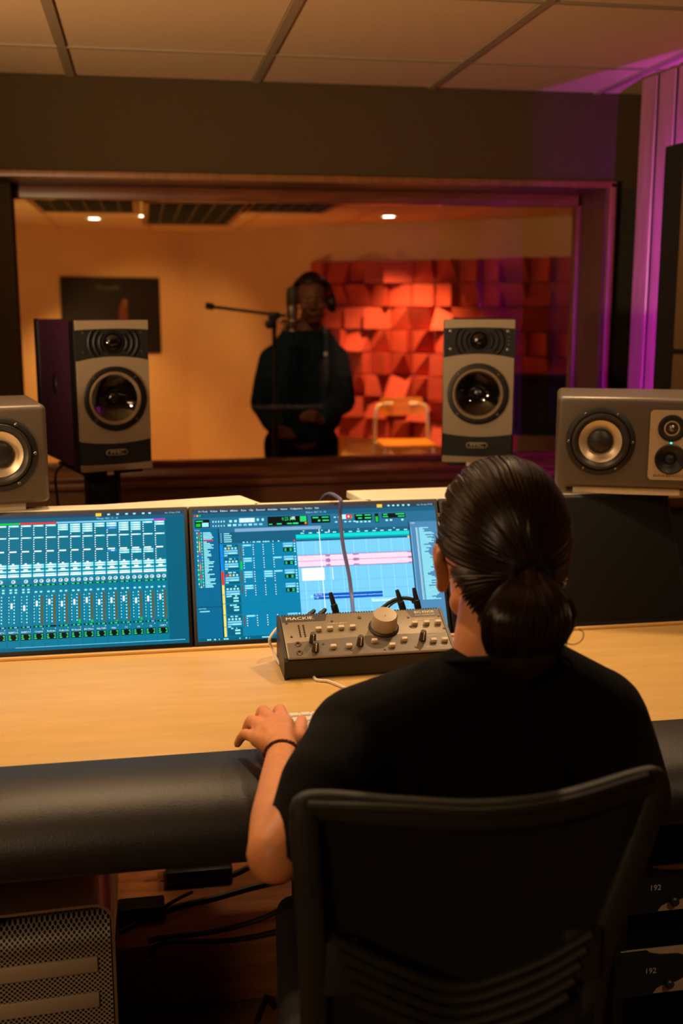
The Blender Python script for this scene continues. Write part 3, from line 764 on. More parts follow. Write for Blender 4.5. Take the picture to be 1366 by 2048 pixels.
    bm = B(); lathe(bm, [(.063, .003), (.05, -.007), (.035, -.015), (.021, -.021), (.0185, -.021), (.017, -.014), (.012, -.009), (.006, -.0068), (0, -.0062)], 56, FRONT(0, 0, zw), caps=False); obj('woofer_cone', bm, M_gloss, wf, smooth=60)
    for ax in (-1, 1):
        for az in (-1, 1):
            bm = B(); lathe(bm, [(.004, .005), (.004, .008), (.003, .0095), (0, .0095)], 12, FRONT(ax*.056, 0, zw+az*.056), caps=False); obj('screw', bm, M_steel, wf)
    # badge
    bm = B(); zz = H*.122; n = 10; L, r = .022, .0075
    def stad(L, r): return [(L+r*math.cos(-PI/2+PI*k/n), zz+r*math.sin(-PI/2+PI*k/n)) for k in range(n+1)] + [(-L+r*math.cos(PI/2+PI*k/n), zz+r*math.sin(PI/2+PI*k/n)) for k in range(n+1)]
    prism(bm, stad(L, r), -.0005, .004, mi=0); prism(bm, stad(L-.0002, r-.0015), -.0012, .004, mi=1)
    text(bm, 'PMC', .013, TR(0, -.0014, zz, rx=PI/2), 0, .0003, width=.037); obj('badge', bm, [M_badge, M_blackm], t, smooth=0)
    bm = B(); box(bm, (-.02, .006, -.006), (.018, .012, .012), bev=.002); obj('foot_plug', bm, M_cream, t)
    return t
PZ = .997
pl = tall_speaker('tall grey-fronted speaker on a stand at the left, purple side panel showing', (-.080, 3.03, PZ), math.radians(19))
prr = tall_speaker('tall grey-fronted speaker on a stand at the right, behind the engineer\'s head', (.926, 3.0, PZ), math.radians(-19.5))
def stand(label, p, rz, led):
    t = thing('speaker_stand', label, 'speaker stand', (p[0], p[1], 0), rz, 'black speaker stands')
    bm = B(); box(bm, (0, .17, PZ-.011), (.17, .26, .008), bev=.002); obj('top_plate', bm, M_black, t)
    bm = B(); box(bm, (0, .17, (PZ-.012)/2), (.075, .075, PZ-.03), bev=.006); box(bm, (.042, .135, (PZ-.012)/2), (.012, .012, PZ-.03), bev=.002); obj('pole', bm, M_black, t)
    bm = B(); box(bm, (0, .17, .0125), (.28, .34, .025), bev=.006); obj('base', bm, M_black, t)
    bm = B(); box(bm, (.045, .127, PZ-.022), (.003, .003, .012)); obj('indicator', bm, M_ind, t)
stand('black speaker stand under the left tall speaker', (-.080, 3.03), math.radians(19), 1)
stand('black speaker stand under the right tall speaker, mostly hidden by the engineer', (.926, 3.0), math.radians(-19.5), 0)

M_bfbody = mk('graphite_paint', (100, 89, 77), .4, .2, bump=(800, .08))
M_plate = mk('champagne_plate', (196, 172, 138), .45, .2)
M_cone = mk('pale_aluminium_cone', (226, 204, 168), .34, .45)
M_cyan = mk('cyan_indicator', (20, 200, 200), .4, emis=((.03, .8, .75), 2.5))
def wide_speaker(label, loc, rz, mir):
    W, H, D = .346, .206, .26; m = -1 if mir else 1
    t = thing('desktop_speaker', label, 'speaker', loc, rz, 'wide desktop speakers')
    bm = B(); box(bm, (0, D/2, H/2), (W, D, H), bev=.012, seg=4); cbn = obj('cabinet', bm, M_bfbody, t); bore(cbn, FRONT(m*(-W/2+.098), 0, H*.515), .065, .03); bore(cbn, FRONT(m*(W/2-.095), 0, (.070)), .032, .03)
    xw = m*(-W/2+.098)
    F_ = FRONT(xw, 0, H*.515)
    bm = B(); lathe(bm, [(.076, -.001), (.076, .003), (.073, .005), (.066, .006), (.064, .003)], 56, F_, caps=False); wf = obj('woofer_frame', bm, M_rubber, t)
    bm = B(); lathe(bm, [(.065, .003), (.062, .009), (.057, .010), (.052, .007), (.048, .001), (.046, -.001)], 56, F_, caps=False); obj('surround', bm, mk('dark_surround', (46, 40, 34), .42), wf)
    bm = B(); lathe(bm, [(.0475, .0005), (.040, -.004), (.030, -.008), (.024, -.010)], 56, F_, caps=False); obj('woofer_cone', bm, M_cone, wf)
    bm = B(); lathe(bm, [(.0285, -.007), (.027, .000), (.022, .005), (.013, .0085), (0, .0095)], 40, F_, caps=False); obj('dust_cap', bm, mk('dust_cap', (40, 34, 32), .42), wf)
    for k in range(6):
        a = PI*k/3
        bm = B(); lathe(bm, [(.0032, .004), (.0032, .007), (.002, .008), (0, .008)], 12, TR(xw+.0705*math.cos(a), 0, H*.515+.0705*math.sin(a), rx=PI/2), caps=False); obj('screw', bm, M_steel, wf)
    xp = m*(W/2-.095)
    bm = B(); rr_ = .009; pw, ph = .047, .078; zc_ = .101; pts = []
    for cx_, cz_, a0 in ((pw-rr_, ph-rr_, 0), (-pw+rr_, ph-rr_, PI/2), (-pw+rr_, -ph+rr_, PI), (pw-rr_, -ph+rr_, 1.5*PI)):
        for k in range(7): pts.append((xp+cx_+rr_*math.cos(a0+PI/2*k/6), zc_+cz_+rr_*math.sin(a0+PI/2*k/6)))
    prism(bm, pts, -.0025, .0015)
    pl_ = obj('driver_plate', bm, M_plate, t); bore(pl_, FRONT(xp, -.002, (.070)), .032, .03)
    bm = B(); zt = .139; F2 = FRONT(xp, -.002, zt)
    lathe(bm, [(.030, 0), (.030, .002), (.026, .0035), (.018, .001), (.014, -.001), (.0125, .003), (.0105, .003), (.009, .0)], 40, F2, caps=False); obj('tweeter_ring', bm, M_rubber, pl_)
    bm = B(); lathe(bm, [(.009, 0), (.007, .004), (.0035, .006), (0, .0065)], 24, F2, caps=False); obj('tweeter_dome', bm, M_steel, pl_)
    bm = B(); F3 = FRONT(xp, -.002, (.070))
    lathe(bm, [(.034, 0), (.034, .002), (.031, .004), (.028, .002), (.02, -.004), (.012, -.007)], 44, F3, caps=False); mr = obj('midrange_cone', bm, M_black, pl_)
    bm = B(); lathe(bm, [(.013, -.006), (.010, -.001), (.005, .001), (0, .0015)], 24, F3, caps=False); obj('midrange_cap', bm, M_rubber, pl_)
    bm = B(); lathe(bm, [(.0021, 0), (.0017, .0012), (0, .0016)], 12, FRONT(xp, -.0025, (.1062)), caps=False); obj('power_light', bm, M_cyan, pl_)
    bm = B(); text(bm, 'BAREFOOT', .008, TR(xp+.002, -.0029, (.0325), rx=PI/2), 0, .0002, width=.074); obj('lettering', bm, mk('plate_lettering', (120, 96, 66), .4), pl_, smooth=0)
    return t
SPZ = SZ+.016
def corner(x, W, rz, left):   # place by a front bottom corner
    s = -1 if left else 1
    return (x - s*W/2*math.cos(rz), 2.352 - s*W/2*math.sin(rz), SPZ)
r_ = math.radians(-21); l_ = math.radians(13)
wide_speaker('wide graphite speaker with a pale cone, right of the engineer above the dark screen', corner(.912, .346, r_, True), r_, False)
wide_speaker('wide graphite speaker with a pale cone, cut off at the left above the mixer screen', corner(-.203, .346, l_, False), l_, True)
def riser(label, x, y, rz, w):
    o = boxo('speaker_riser', (0, 0, 0), (w, .20, .0155), M_cream, bev=.002); o.location = (x, y, SZ+.00775); o.rotation_euler = (0, 0, rz)
    tag(o, label, 'riser', 'risers under the wide speakers')
c_ = corner(.912, .346, r_, True); riser('cream riser block under the right wide speaker', c_[0]+.03, c_[1]+.115, r_, .236)
c_ = corner(-.203, .346, l_, False); riser('cream riser block under the left wide speaker', c_[0]-.02, c_[1]+.115, l_, .236)

# ================================================================== MONITOR CONTROLLER
mc = thing('monitor_controller', 'grey metal monitor controller with one large knob on the desk', 'audio controller', (.409, 1.968, DZ), 0)
MW = .330; HW = MW/2; FZ, BZ, MD = .040, .090, .118
bm = B(); prism(bm, [(0, .004), (MD, .004), (MD, BZ-.003), (0, FZ-.003)], -HW, HW, Matrix(((0, 1, 0, 0), (1, 0, 0, 0), (0, 0, 1, 0), (0, 0, 0, 1))))
obj('chassis', bm, M_black, mc, smooth=0)
bm = B()
for s in (-1, 1): prism(bm, [(-.002, .002), (MD+.002, .002), (MD+.002, BZ+.002), (.004, FZ+.002), (-.002, FZ-.004)], s*HW-.003, s*HW+.003, Matrix(((0, 1, 0, 0), (1, 0, 0, 0), (0, 0, 1, 0), (0, 0, 0, 1))))
pieces('end_cheek', bm, M_black, mc, smooth=0)
bm = B()
for x in (-.13, .13):
    for y in (.02, .10): lathe(bm, [(0, 0), (.008, 0), (.009, .005), (0, .005)], 16, TR(x, y, -.0005), caps=False)
pieces('rubber_foot', bm, M_rubber, mc)
sl = math.atan2(BZ-FZ, MD); LL = math.hypot(MD, BZ-FZ)
MP = Matrix.Translation((0, 0, FZ)) @ Matrix.Rotation(sl, 4, 'X')      # panel frame: x across, y up the slope, z out of the panel
M_panel = mk('panel_grey_beige', (134, 120, 100), .46, .35, bump=(900, .06), var=(30, .05))
M_panel2 = mk('panel_grey_dark', (98, 88, 76), .46, .35, bump=(900, .06))
M_strip = mk('panel_brown_strip', (52, 42, 34), .45)
bm = B(); box(bm, (0, LL/2, .0005), (MW-.008, LL, .005), bev=.002, M=MP)
fp = obj('face_panel', bm, M_panel, mc)
def P(u, v): return ((u-.5)*(MW-.008), LL*(1-v))
bm = B(); 
x0, y0 = P(.0, .985); x1, y1 = P(1, .60)
pts = [P(.01, .985), P(.99, .985), P(.99, .60), P(.60, .575), P(.36, .60), P(.01, .66)]
vs = [bm.verts.new(MP @ Vector((x, y, .0033))) for x, y in pts]; bm.faces.new(vs)
obj('lower_zone', bm, M_panel2, fp, smooth=0)
bm = B(); a, b = P(.0, .165), P(1, .015)
vs = [bm.verts.new(MP @ Vector((x, y, .0033))) for x, y in (P(.005, .175), P(.27, .175), P(.29, .02), P(.005, .02))]; bm.faces.new(vs)
vs = [bm.verts.new(MP @ Vector((x, y, .0033))) for x, y in (P(.81, .20), P(.995, .20), P(.995, .02), P(.79, .02))]; bm.faces.new(vs)
pieces('dark_strip', bm, M_strip, fp, smooth=0)
M_let = mk('white_lettering', (240, 226, 200), .5)
bm = B()
x, y = P(.118, .10); text(bm, 'MACKIE.', .012, MP @ TR(x, y, .0036), 0, .0002, width=.056)
x, y = P(.90, .09); text(bm, 'BIG KNOB', .010, MP @ TR(x, y, .0036), 0, .0002, width=.040)
for s_, u, v, wd in (('STUDIO COMMAND SYSTEM', .90, .155, .040), ('SOURCE SELECT', .34, .26, .04), ('MONITOR SELECT', .89, .27, .04), ('PHONES', .155, .56, .014), ('TALKBACK', .90, .66, .02), ('MUTE', .86, .92, .012), ('DIM', .94, .90, .008)):
    x, y = P(u, v); text(bm, s_, .004, MP @ TR(x, y, .0036), 0, .0001, width=wd)
obj('lettering', bm, M_let, fp, smooth=0)
bm = B()
for u in (.10, .128):
    for k in range(6): x, y = P(u, .27+.05*k); box(bm, (x, y, .0038), (.003, .003, .002), M=MP)
pieces('level_light', bm, M_strip, fp, smooth=0)
M_btn = mk('grey_button', (206, 190, 166), .4)
for k, (u, v) in enumerate([(.215, .40), (.285, .40), (.355, .39), (.425, .39), (.815, .38), (.89, .38), (.962, .38), (.28, .82), (.375, .82), (.535, .74), (.635, .86), (.72, .74), (.895, .80), (.965, .80)]):
    x, y = P(u, v); bm = B(); box(bm, (x, y, .0065), (.012, .008, .009), bev=.002, M=MP); obj('button', bm, M_btn, mc)
for u, v in ((.165, .66), (.17, .86), (.445, .78), (.832, .74)):
    x, y = P(u, v); bm = B()
    lathe(bm, [(.0075, .003), (.007, .006), (.0062, .016), (.0055, .024), (.0035, .0255), (0, .0255)], 18, MP @ TR(x, y, 0), caps=False)
    kn = obj('rotary_knob', bm, mk('knob_grey', (62, 54, 44), .45), mc)
    bm = B(); box(bm, (x, y-.0058, .016), (.0015, .002, .018), M=MP); obj('pointer', bm, M_let, kn, smooth=0)
x, y = P(.617, .42)
bm = B(); lathe(bm, [(.030, .003), (.030, .006), (.027, .009), (.024, .009)], 44, MP @ TR(x, y, 0), caps=False); obj('knob_skirt', bm, M_strip, mc)
bm = B(); lathe(bm, [(.0225, .006), (.0255, .009), (.0245, .034), (.0225, .0375), (.012, .0385), (0, .0385)], 48, MP @ TR(x, y, 0), caps=False)
bk = obj('volume_knob', bm, mk('knob_beige', (176, 158, 130), .42), mc)
bm = B(); lathe(bm, [(.0012, 0), (.0012, .0004), (0, .0004)], 8, MP @ TR(x-.001, y-.006, .0386), caps=False); obj('index_dot', bm, M_strip, bk)
bm = B()
for u, v in ((.03, .20), (.045, .52), (.225, .72), (.31, .20), (.385, .89), (.585, .92), (.775, .90), (.785, .42), (.79, .20), (.72, .17), (.985, .20), (.99, .50)):
    x, y = P(u, v); lathe(bm, [(.0026, .003), (.0024, .0042), (0, .0042)], 10, MP @ TR(x, y, 0), caps=False)
x, y = P(.485, .15); lathe(bm, [(.0042, .003), (.004, .0042), (0, .0042)], 6, MP @ TR(x, y, 0), caps=False)
pieces('panel_screw', bm, M_strip, mc)
for v in (.70, .89):
    x, y = P(.075, v); bm = B(); lathe(bm, [(.0065, .003), (.0065, .005), (.0055, .0062), (.0032, .0062), (.003, .002), (0, .002)], 18, MP @ TR(x, y, 0), caps=False); obj('headphone_jack', bm, M_chrome, mc)
bm = B(); n = 60
for k in range(n): box(bm, (-HW+.008+k*(MW-.016)/(n-1), MD-.001, BZ+.001), (.0028, .004, .004))
obj('vent_ridge', bm, M_black, mc, smooth=0)

# cables and plugs behind and around the controller
M_cabb = mk('black_cable', (20, 19, 18), .5); M_cabw = mk('white_cable', (226, 214, 198), .45); M_cabblue = mk('blue_grey_cable', (92, 96, 140), .45)
def cable(label, pts, r, m, name='cable', n=8, group=None):
    bm = B(); tube(bm, spline(pts, 8), r, n); o = obj(name, bm, m); return tag(o, label, 'cable', group)
yb = 1.968+MD
q = lambda px, py, Y: tuple(atY(px, py, Y))
def scrpt(px, py, off=.012):    # a point just in front of the sloping screens
    # screen plane: (Y-MY)*cos - (Z-DZ)*sin = 0
    r = ray(px, py); c, s = math.cos(TILT), math.sin(TILT); O = Vector((0, 0, CAMZ))
    t = (MY*c - (DZ+.004)*s - (O.y*c - O.z*s) - off)/(r.y*c - r.z*s); return tuple(O + r*t)
cable('blue-grey cable hanging over the edit screen down to the controller', [(.33, 2.50, .80), (.385, 2.44, 1.00), scrpt(679, 997, .03), scrpt(680, 1030, .02), scrpt(686, 1090, .016), scrpt(698, 1150, .016), scrpt(704, 1200, .03), (.400, yb+.02, DZ+.075), (.400, yb+.003, DZ+.055)], .0042, M_cabblue)
cable('white cable curling round the left end of the controller', [(.30, 2.10, DZ+.05), (.262, 2.13, DZ+.062), tuple(atZ(540, 1276, DZ+.045)), tuple(atZ(546, 1300, DZ+.02)), tuple(atZ(558, 1325, DZ+.006)), tuple(atZ(575, 1340, DZ+.004))], .0028, M_cabw)
cable('white keyboard cable running out from under the controller', [(.30, 1.99, DZ+.003), tuple(atZ(632, 1359, DZ+.003)), tuple(atZ(655, 1362, DZ+.003)), tuple(atZ(672, 1368, DZ+.003)), tuple(atZ(695, 1378, DZ+.003)), tuple(atZ(740, 1400, DZ+.003))], .0030, M_cabw)
def plug(label, px, py, lean, cab, k=1.0):
    t = thing('audio_plug', label, 'plug', tuple(atY(px, py, yb+.012)), 0, 'plugs in the back of the controller')
    z0 = t.location.z
    bm = B(); d = Vector(lean).normalized()
    d = d*k; tube(bm, [d*-.03, d*-.004, d*0, d*.016, d*.017, d*.034, d*.042], [.0062, .0062, .0070, .0070, .0055, .0046, .0036], 14); obj('shell', bm, M_black, t)
    bm = B(); tube(bm, [d*-.012, d*-.004], .0078, 14); obj('collar', bm, M_steel, t)
    return t
plug('black plug standing up behind the controller left of the blue-grey cable', 672, 1225, (-.25, .25, 1), None)
plug('black plug standing up behind the controller right of the large knob', 806, 1219, (-.28, .25, 1), None)
plug('black plug at the right end behind the controller, under the looped cable', 836, 1216, (-.18, .2, 1), None)
plug('short dark plug behind the controller, leftmost of the row', 618, 1234, (.6, .6, .45), None, .5)
plug('short dark plug behind the controller, second from the left of the row', 640, 1232, (.6, .6, .45), None, .5)
cable('black cable looping behind the controller beside the large knob', [q(828, 1205, yb+.02), q(822, 1198, yb+.02), q(800, 1197, yb+.03), q(778, 1206, yb+.03), q(757, 1224, yb+.02), q(750, 1240, yb+.012)], .0040, M_cabb)
cable('thin grey cable rising to the plug behind the large knob', [q(770, 1228, yb+.012), q(776, 1216, yb+.02), q(788, 1206, yb+.02), q(797, 1203, yb+.015)], .0018, M_cabb)
cable('thin grey cable lying between the two short plugs', [q(632, 1228, yb+.012), q(641, 1230, yb+.02), q(652, 1229, yb+.02), q(664, 1232, yb+.01)], .002, M_cabb)
cable('thin black cable hanging down beside the left tall speaker', [(-.23, 3.28, .99), q(112, 945, 3.25), q(113, 985, 3.25), q(116, 1010, 3.25), (-.24, 3.25, .5), (-.24, 3.22, .1)], .004, M_cabb)

# ================================================================== KEYBOARD
kbo = thing('keyboard', 'white keyboard on the desk under the engineer\'s hand', 'keyboard', (.300, 1.715, DZ), math.radians(1.5))
KW, KD = .283, .116
MK = Matrix.Translation((0, 0, .0055)) @ Matrix.Rotation(math.radians(2.0), 4, 'X')
bm = B(); box(bm, (0, 0, 0), (KW, KD, .007), bev=.003, M=MK); obj('case', bm, M_alu if False else M_white, kbo)
rows = [(14, .0), (14, 0), (13, .01), (12, .014), (11, .02)]
for ri in range(5):
    y = KD/2-.016-ri*.0205
    n = [14, 14, 13, 12, 10][ri]; pw = (KW-.012)/n
    for k in range(n):
        if ri == 4 and k in (4, 5, 6, 7):
            if k != 4: continue
            bm = B(); box(bm, (-KW/2+.006+pw*6, y, .006), (pw*4-.003, .0165, .005), bev=.0012, M=MK, seg=1); obj('key', bm, M_white, kbo); continue
        bm = B(); box(bm, (-KW/2+.006+pw*(k+.5), y, .006), (pw-.0035, .0165 if ri else .0125, .005), bev=.0012, M=MK, seg=1); obj('key', bm, M_white, kbo)
# ================================================================== UNDER THE DESK
# perforated aluminium computer tower
M_perf = bpy.data.materials.new('perforated_aluminium'); M_perf.use_nodes = True; nt = M_perf.node_tree; b = nt.nodes['Principled BSDF']
b.inputs['Metallic'].default_value = .5; b.inputs['Roughness'].default_value = .42
tc = nt.nodes.new('ShaderNodeTexCoord'); sep = nt.nodes.new('ShaderNodeSeparateXYZ'); nt.links.new(tc.outputs['Object'], sep.inputs[0])
def math_(op, a, bb=None):
    n = nt.nodes.new('ShaderNodeMath'); n.operation = op
    for i, x in enumerate((a, bb)):
        if x is None: continue
        if isinstance(x, (int, float)): n.inputs[i].default_value = x
        else: nt.links.new(x, n.inputs[i])
    return n.outputs[0]
def dots(ox, oz, p, pz):
    fx = math_('SUBTRACT', math_('FRACT', math_('ADD', math_('DIVIDE', sep.outputs[0], p), ox)), .5)
    fz = math_('SUBTRACT', math_('FRACT', math_('ADD', math_('DIVIDE', sep.outputs[2], pz), oz)), .5)
    dx = math_('MULTIPLY', fx, p); dz = math_('MULTIPLY', fz, pz)
    return math_('SQRT', math_('ADD', math_('MULTIPLY', dx, dx), math_('MULTIPLY', dz, dz)))
dd = math_('MINIMUM', dots(100.0, 100.0, .0084, .0084), dots(100.5, 100.5, .0084, .0084))
hole = math_('LESS_THAN', dd, .0023)
mixn = nt.nodes.new('ShaderNodeMix'); mixn.data_type = 'RGBA'
mixn.inputs[6].default_value = (lin(188), lin(176), lin(156), 1); mixn.inputs[7].default_value = (.004, .004, .004, 1)
nt.links.new(hole, mixn.inputs[0]); nt.links.new(mixn.outputs[2], b.inputs['Base Color'])
nt.links.new(math_('SUBTRACT', .5, math_('MULTIPLY', hole, .5)), b.inputs['Metallic'])
TW, TH, TD = .212, .500, .46; ty0 = 1.655; txr = -.077
ct = thing('computer_tower', 'silver perforated computer tower under the desk at the left', 'computer', (txr-TW/2, ty0, 0), math.radians(3))
bm = B(); R = .034; n = 8
def rr(w, z1, R):
    pts = [(-w, .02), (-w, z1-R)] + [(-w+R-R*math.cos(PI/2*k/n), z1-R+R*math.sin(PI/2*k/n)) for k in range(1, n+1)]
    return pts + [(-x, z) for x, z in pts[::-1]]
o_ = rr(TW/2, TH, R); i_ = rr(TW/2-.005, TH-.005, R-.005)
for k in range(len(o_)-1):
    ring = []
    A = [bm.verts.new((p[0], y, p[1])) for p in (o_[k], o_[k+1], i_[k+1], i_[k]) for y in (0, TD)]
    a0, a1, b0, b1, c0, c1, d0, d1 = A
    bm.faces.new([a0, b0, b1, a1]); bm.faces.new([d0, c0, c1, d1]); bm.faces.new([a0, b0, c0, d0]); bm.faces.new([a1, b1, c1, d1])
bmesh.ops.remove_doubles(bm, verts=bm.verts[:], dist=1e-5)
obj('shell', bm, M_alu, ct, smooth=30)
bm = B()                                     # front that curls back at the top
w = TW/2-.007; prof = [(.006, .022), (.006, .415)] + [(.006+.05*(1-math.cos(a*PI/16)), .415+.05*math.sin(a*PI/16)) for a in range(1, 9)] + [(.12, .465)]
L = [bm.verts.new((-w, y, z)) for y, z in prof]; Rr = [bm.verts.new((w, y, z)) for y, z in prof]
for k in range(len(prof)-1): bm.faces.new([L[k], Rr[k], Rr[k+1], L[k+1]])
obj('perforated_front', bm, M_perf, ct, smooth=60)
boxo('bottom_plate', (0, TD/2, .018), (TW-.012, TD-.01, .02), M_alu, ct)
boxo('inner_body', (0, TD/2+.03, .23), (TW-.016, TD-.09, .40), M_blackm, ct)
for z in (.392, .328): 
    bm = B(); box(bm, (-.009, .004, z), (.172, .005, .026), bev=.0015); obj('drive_door', bm, mk('drive_door_aluminium', (186, 170, 144), .42, .4), ct)
bm = B()
for x in (-.085, .085):
    for y in (.03, .42): box(bm, (x, y, .005), (.018, .03, .0099))
pieces('foot', bm, M_blackm, ct, smooth=0)

# wooden step with cables
st = boxo('wooden_plinth', (.386, 2.42, .075), (.97, .66, .148), mk('plinth_wood', (160, 98, 52), .45, var=(5, .3, (1, 8, 8))), bev=.004)
tag(st, 'low brown wooden step on the floor behind the desk legs', 'step')
PT = .149
def pz(px, py, z=PT): return atZ(px, py, z)
pb = thing('power_supply', 'black power unit with a bracket on the wooden step under the desk', 'power supply', (.085, 2.33, PT))
bm = B(); box(bm, (0, .02, .020), (.15, .09, .04), bev=.006); obj('body', bm, M_black, pb)
bm = B(); prism(bm, [(-.055, .042), (.07, .042), (.028, .0405), (-.005, .0405)], -.01, .05); prism(bm, [(-.07, .10), (.09, .10), (.025, .03), (-.005, .03)], .03, .04); obj('bracket', bm, mk('dark_bracket', (40, 38, 30), .6), pb, smooth=0)
ad = thing('adapter_box', 'small black adapter box standing at the front of the wooden step', 'adapter', (-.045, 2.20, PT))
bm = B(); box(bm, (0, 0, .018), (.10, .05, .036), bev=.005); obj('body', bm, M_black, ad)
bm = B(); tube(bm, spline([(.05, 0, .02), (.08, .01, .03), (.11, .05, .02)]), .004, 8); obj('lead', bm, M_cabb, ad)
for lab, pts in (
    ('black cable lying along the wooden step, highest of the three', [pz(240, 1868), pz(330, 1825), pz(430, 1800), pz(500, 1780), pz(570, 1764)]),
    ('black cable along the front of the wooden step, in the middle', [(-.03, 2.08, .16), atY(330, 1880, 2.08), atY(420, 1870, 2.08), atY(500, 1850, 2.08), atY(550, 1830, 2.08), atY(600, 1800, 2.1)]),
    ('thick black cable across the front edge of the wooden step, lowest of the three', [(-.03, 2.07, .13), atY(330, 1890, 2.07), atY(430, 1888, 2.07), atY(500, 1880, 2.07), atY(560, 1866, 2.07), atY(620, 1850, 2.08)]),
    ('black cable curving under the armrest pad towards the elbow', [pz(380, 1762), pz(420, 1764), pz(460, 1755), pz(490, 1742), pz(520, 1726)])):
    cable(lab, [Vector(p)+Vector((0, 0, .006)) for p in pts], .0055, M_cabb)
for k, (lab, pts) in enumerate((
    ('thin cable trailing on the floor left of the chair, upper one', [(520, 1882), (505, 1920), (480, 1960), (440, 1990)]),
    ('thin cable curling on the floor left of the chair, lower one', [(440, 1975), (490, 1975), (530, 1995), (548, 2020)]),
    ('thin cable running straight down the floor beside the chair', [(545, 1880), (530, 1930), (540, 1970), (512, 2048)]))):
    cable(lab, [atZ(x, y, 0)+Vector((0, 0, .005)) for x, y in pts], .005, M_cabb)

# rack of interfaces at the right
M_sil = mk('interface_silver', (222, 202, 172), .45, .2)
rk = thing('rack_cabinet', 'black equipment rack in the desk pedestal at the lower right', 'rack', (1.029, 1.64, 0), 0)
bm = B()
for s in (-1, 1): box(bm, (s*.248-.0, .19, .31), (.012, .40, .60), bev=.002)
box(bm, (0, .19, .616), (.508, .40, .012), bev=.002); box(bm, (0, .38, .31), (.49, .01, .60)); box(bm, (0, .19, .012), (.508, .40, .024))
obj('carcass', bm, M_blackm, rk, smooth=0)
bm = B()
for s in (-1, 1): box(bm, (s*.232, .012, .31), (.018, .003, .58))
pieces('rack_rail', bm, M_black, rk, smooth=0)
bm = B()
for s in (-1, 1):
    for k in range(13): lathe(bm, [(.0045, 0), (.004, .003), (.002, .004), (0, .004)], 10, TR(s*.232, .010, .04+.0445*k, rx=PI/2), caps=False)
pieces('rack_screw', bm, M_black, rk)
def unit(label, zc):
    t = thing('audio_interface', label, 'audio interface', (1.029, 1.64, zc), 0, 'interfaces in the rack'); w, h = .226, .044
    bm = B(); box(bm, (0, .16, 0), (.43, .28, .084)); obj('chassis', bm, M_black, t, smooth=0)
    bm = B(); box(bm, (0, .010, 0), (.480, .006, .088), bev=.001); ff = obj('face_plate', bm, M_sil, t)
    cur = [(-w+.040, h), (-w+.046, h-.005), (-w+.066, h-.010), (-w+.10, h-.012), (-w+.113, h-.017), (-w+.122, h-.025), (-w+.126, h-.034), (-w+.124, h-.044), (-w+.117, h-.054), (-w+.108, h-.062), (-w+.094, h-.067), (-w+.074, h-.070), (-w+.062, h-.075), (-w+.056, h-.083), (-w+.054, -h)]
    bm = B(); prism(bm, [(-.240, -h), (-.240, h)]+cur, .004, .0068); obj('dark_patch', bm, mk('interface_dark', (24, 32, 30), .5), ff, smooth=0)
    bm = B(); text(bm, '192', .015, TR(-w+.048, .0036, .004, rx=PI/2), 0, .0002); obj('lettering', bm, M_let, ff, smooth=0)
    bm = B(); lathe(bm, [(.0085, 0), (.0085, .006), (.006, .0085), (0, .009)], 20, TR(-w+.084, .004, -.024, rx=PI/2), caps=False); obj('power_button', bm, mk('button_grey', (52, 54, 50), .4), ff)
    return t
unit('upper of the two rack interfaces, dark curved patch on a silver face', .437)
unit('lower of the two rack interfaces, dark curved patch on a silver face', .276)

# ================================================================== OFFICE CHAIR
oc = thing('office_chair', 'black mesh-backed office chair the engineer sits on', 'chair', (.370, 1.165, 0), math.radians(-6)); oc.scale = (.965, .965, 1.014)
# local frame: x right, y away from the viewer
def bar(bm, pts, r, flat=.55): tube(bm, spline(pts, 8), r, 12, flat=flat)
fr_pts = [(-.196, .015, .44), (-.200, .0, .56), (-.203, -.012, .68), (-.209, -.016, .79), (-.211, -.010, .845), (-.200, -.006, .862), (-.10, -.020, .858), (.0, -.026, .853), (.10, -.014, .855), (.212, .016, .868), (.229, .020, .861), (.222, .016, .83), (.195, .006, .755), (.170, .004, .68), (.158, .008, .60), (.155, .015, .44)]
bm = B(); bm2 = bm
sp = spline(fr_pts, 8)
# wide flat frame: sweep a rounded rectangle whose wide side faces the viewer
def sweep(bm, pts, wd, th):
    rings = []; m = len(pts)
    for i, p in enumerate(pts):
        d = (pts[min(i+1, m-1)]-pts[max(i-1, 0)]).normalized(); nrm = Vector((0, 1, 0)); sd = d.cross(nrm).normalized()
        nrm = sd.cross(d)
        ring = []
        for k in range(12):
            a = 2*PI*k/12; ca, sa = math.cos(a), math.sin(a)
            ca = math.copysign(abs(ca)**.6, ca); sa = math.copysign(abs(sa)**.6, sa)
            ring.append(bm.verts.new(p+sd*(wd/2*ca)+nrm*(th/2*sa)))
        rings.append(ring)
    for a, b in zip(rings, rings[1:]):
        for k in range(12): bm.faces.new([a[k], b[k], b[(k+1) % 12], a[(k+1) % 12]])
    bm.faces.new(rings[0]); bm.faces.new(rings[-1][::-1])
sweep(bm, sp, .036, .024)
bf = obj('back_frame', bm, M_chair, oc, smooth=60)
bm = B(); top = [Vector(p)+Vector((0, -.010, .014)) for p in fr_pts[4:11]]
tube(bm, spline([(-.207, -.018, .868), (-.10, -.034, .868), (0, -.040, .863), (.10, -.027, .866), (.214, .004, .880)], 8), .006, 8); obj('top_ridge', bm, M_chair, bf)
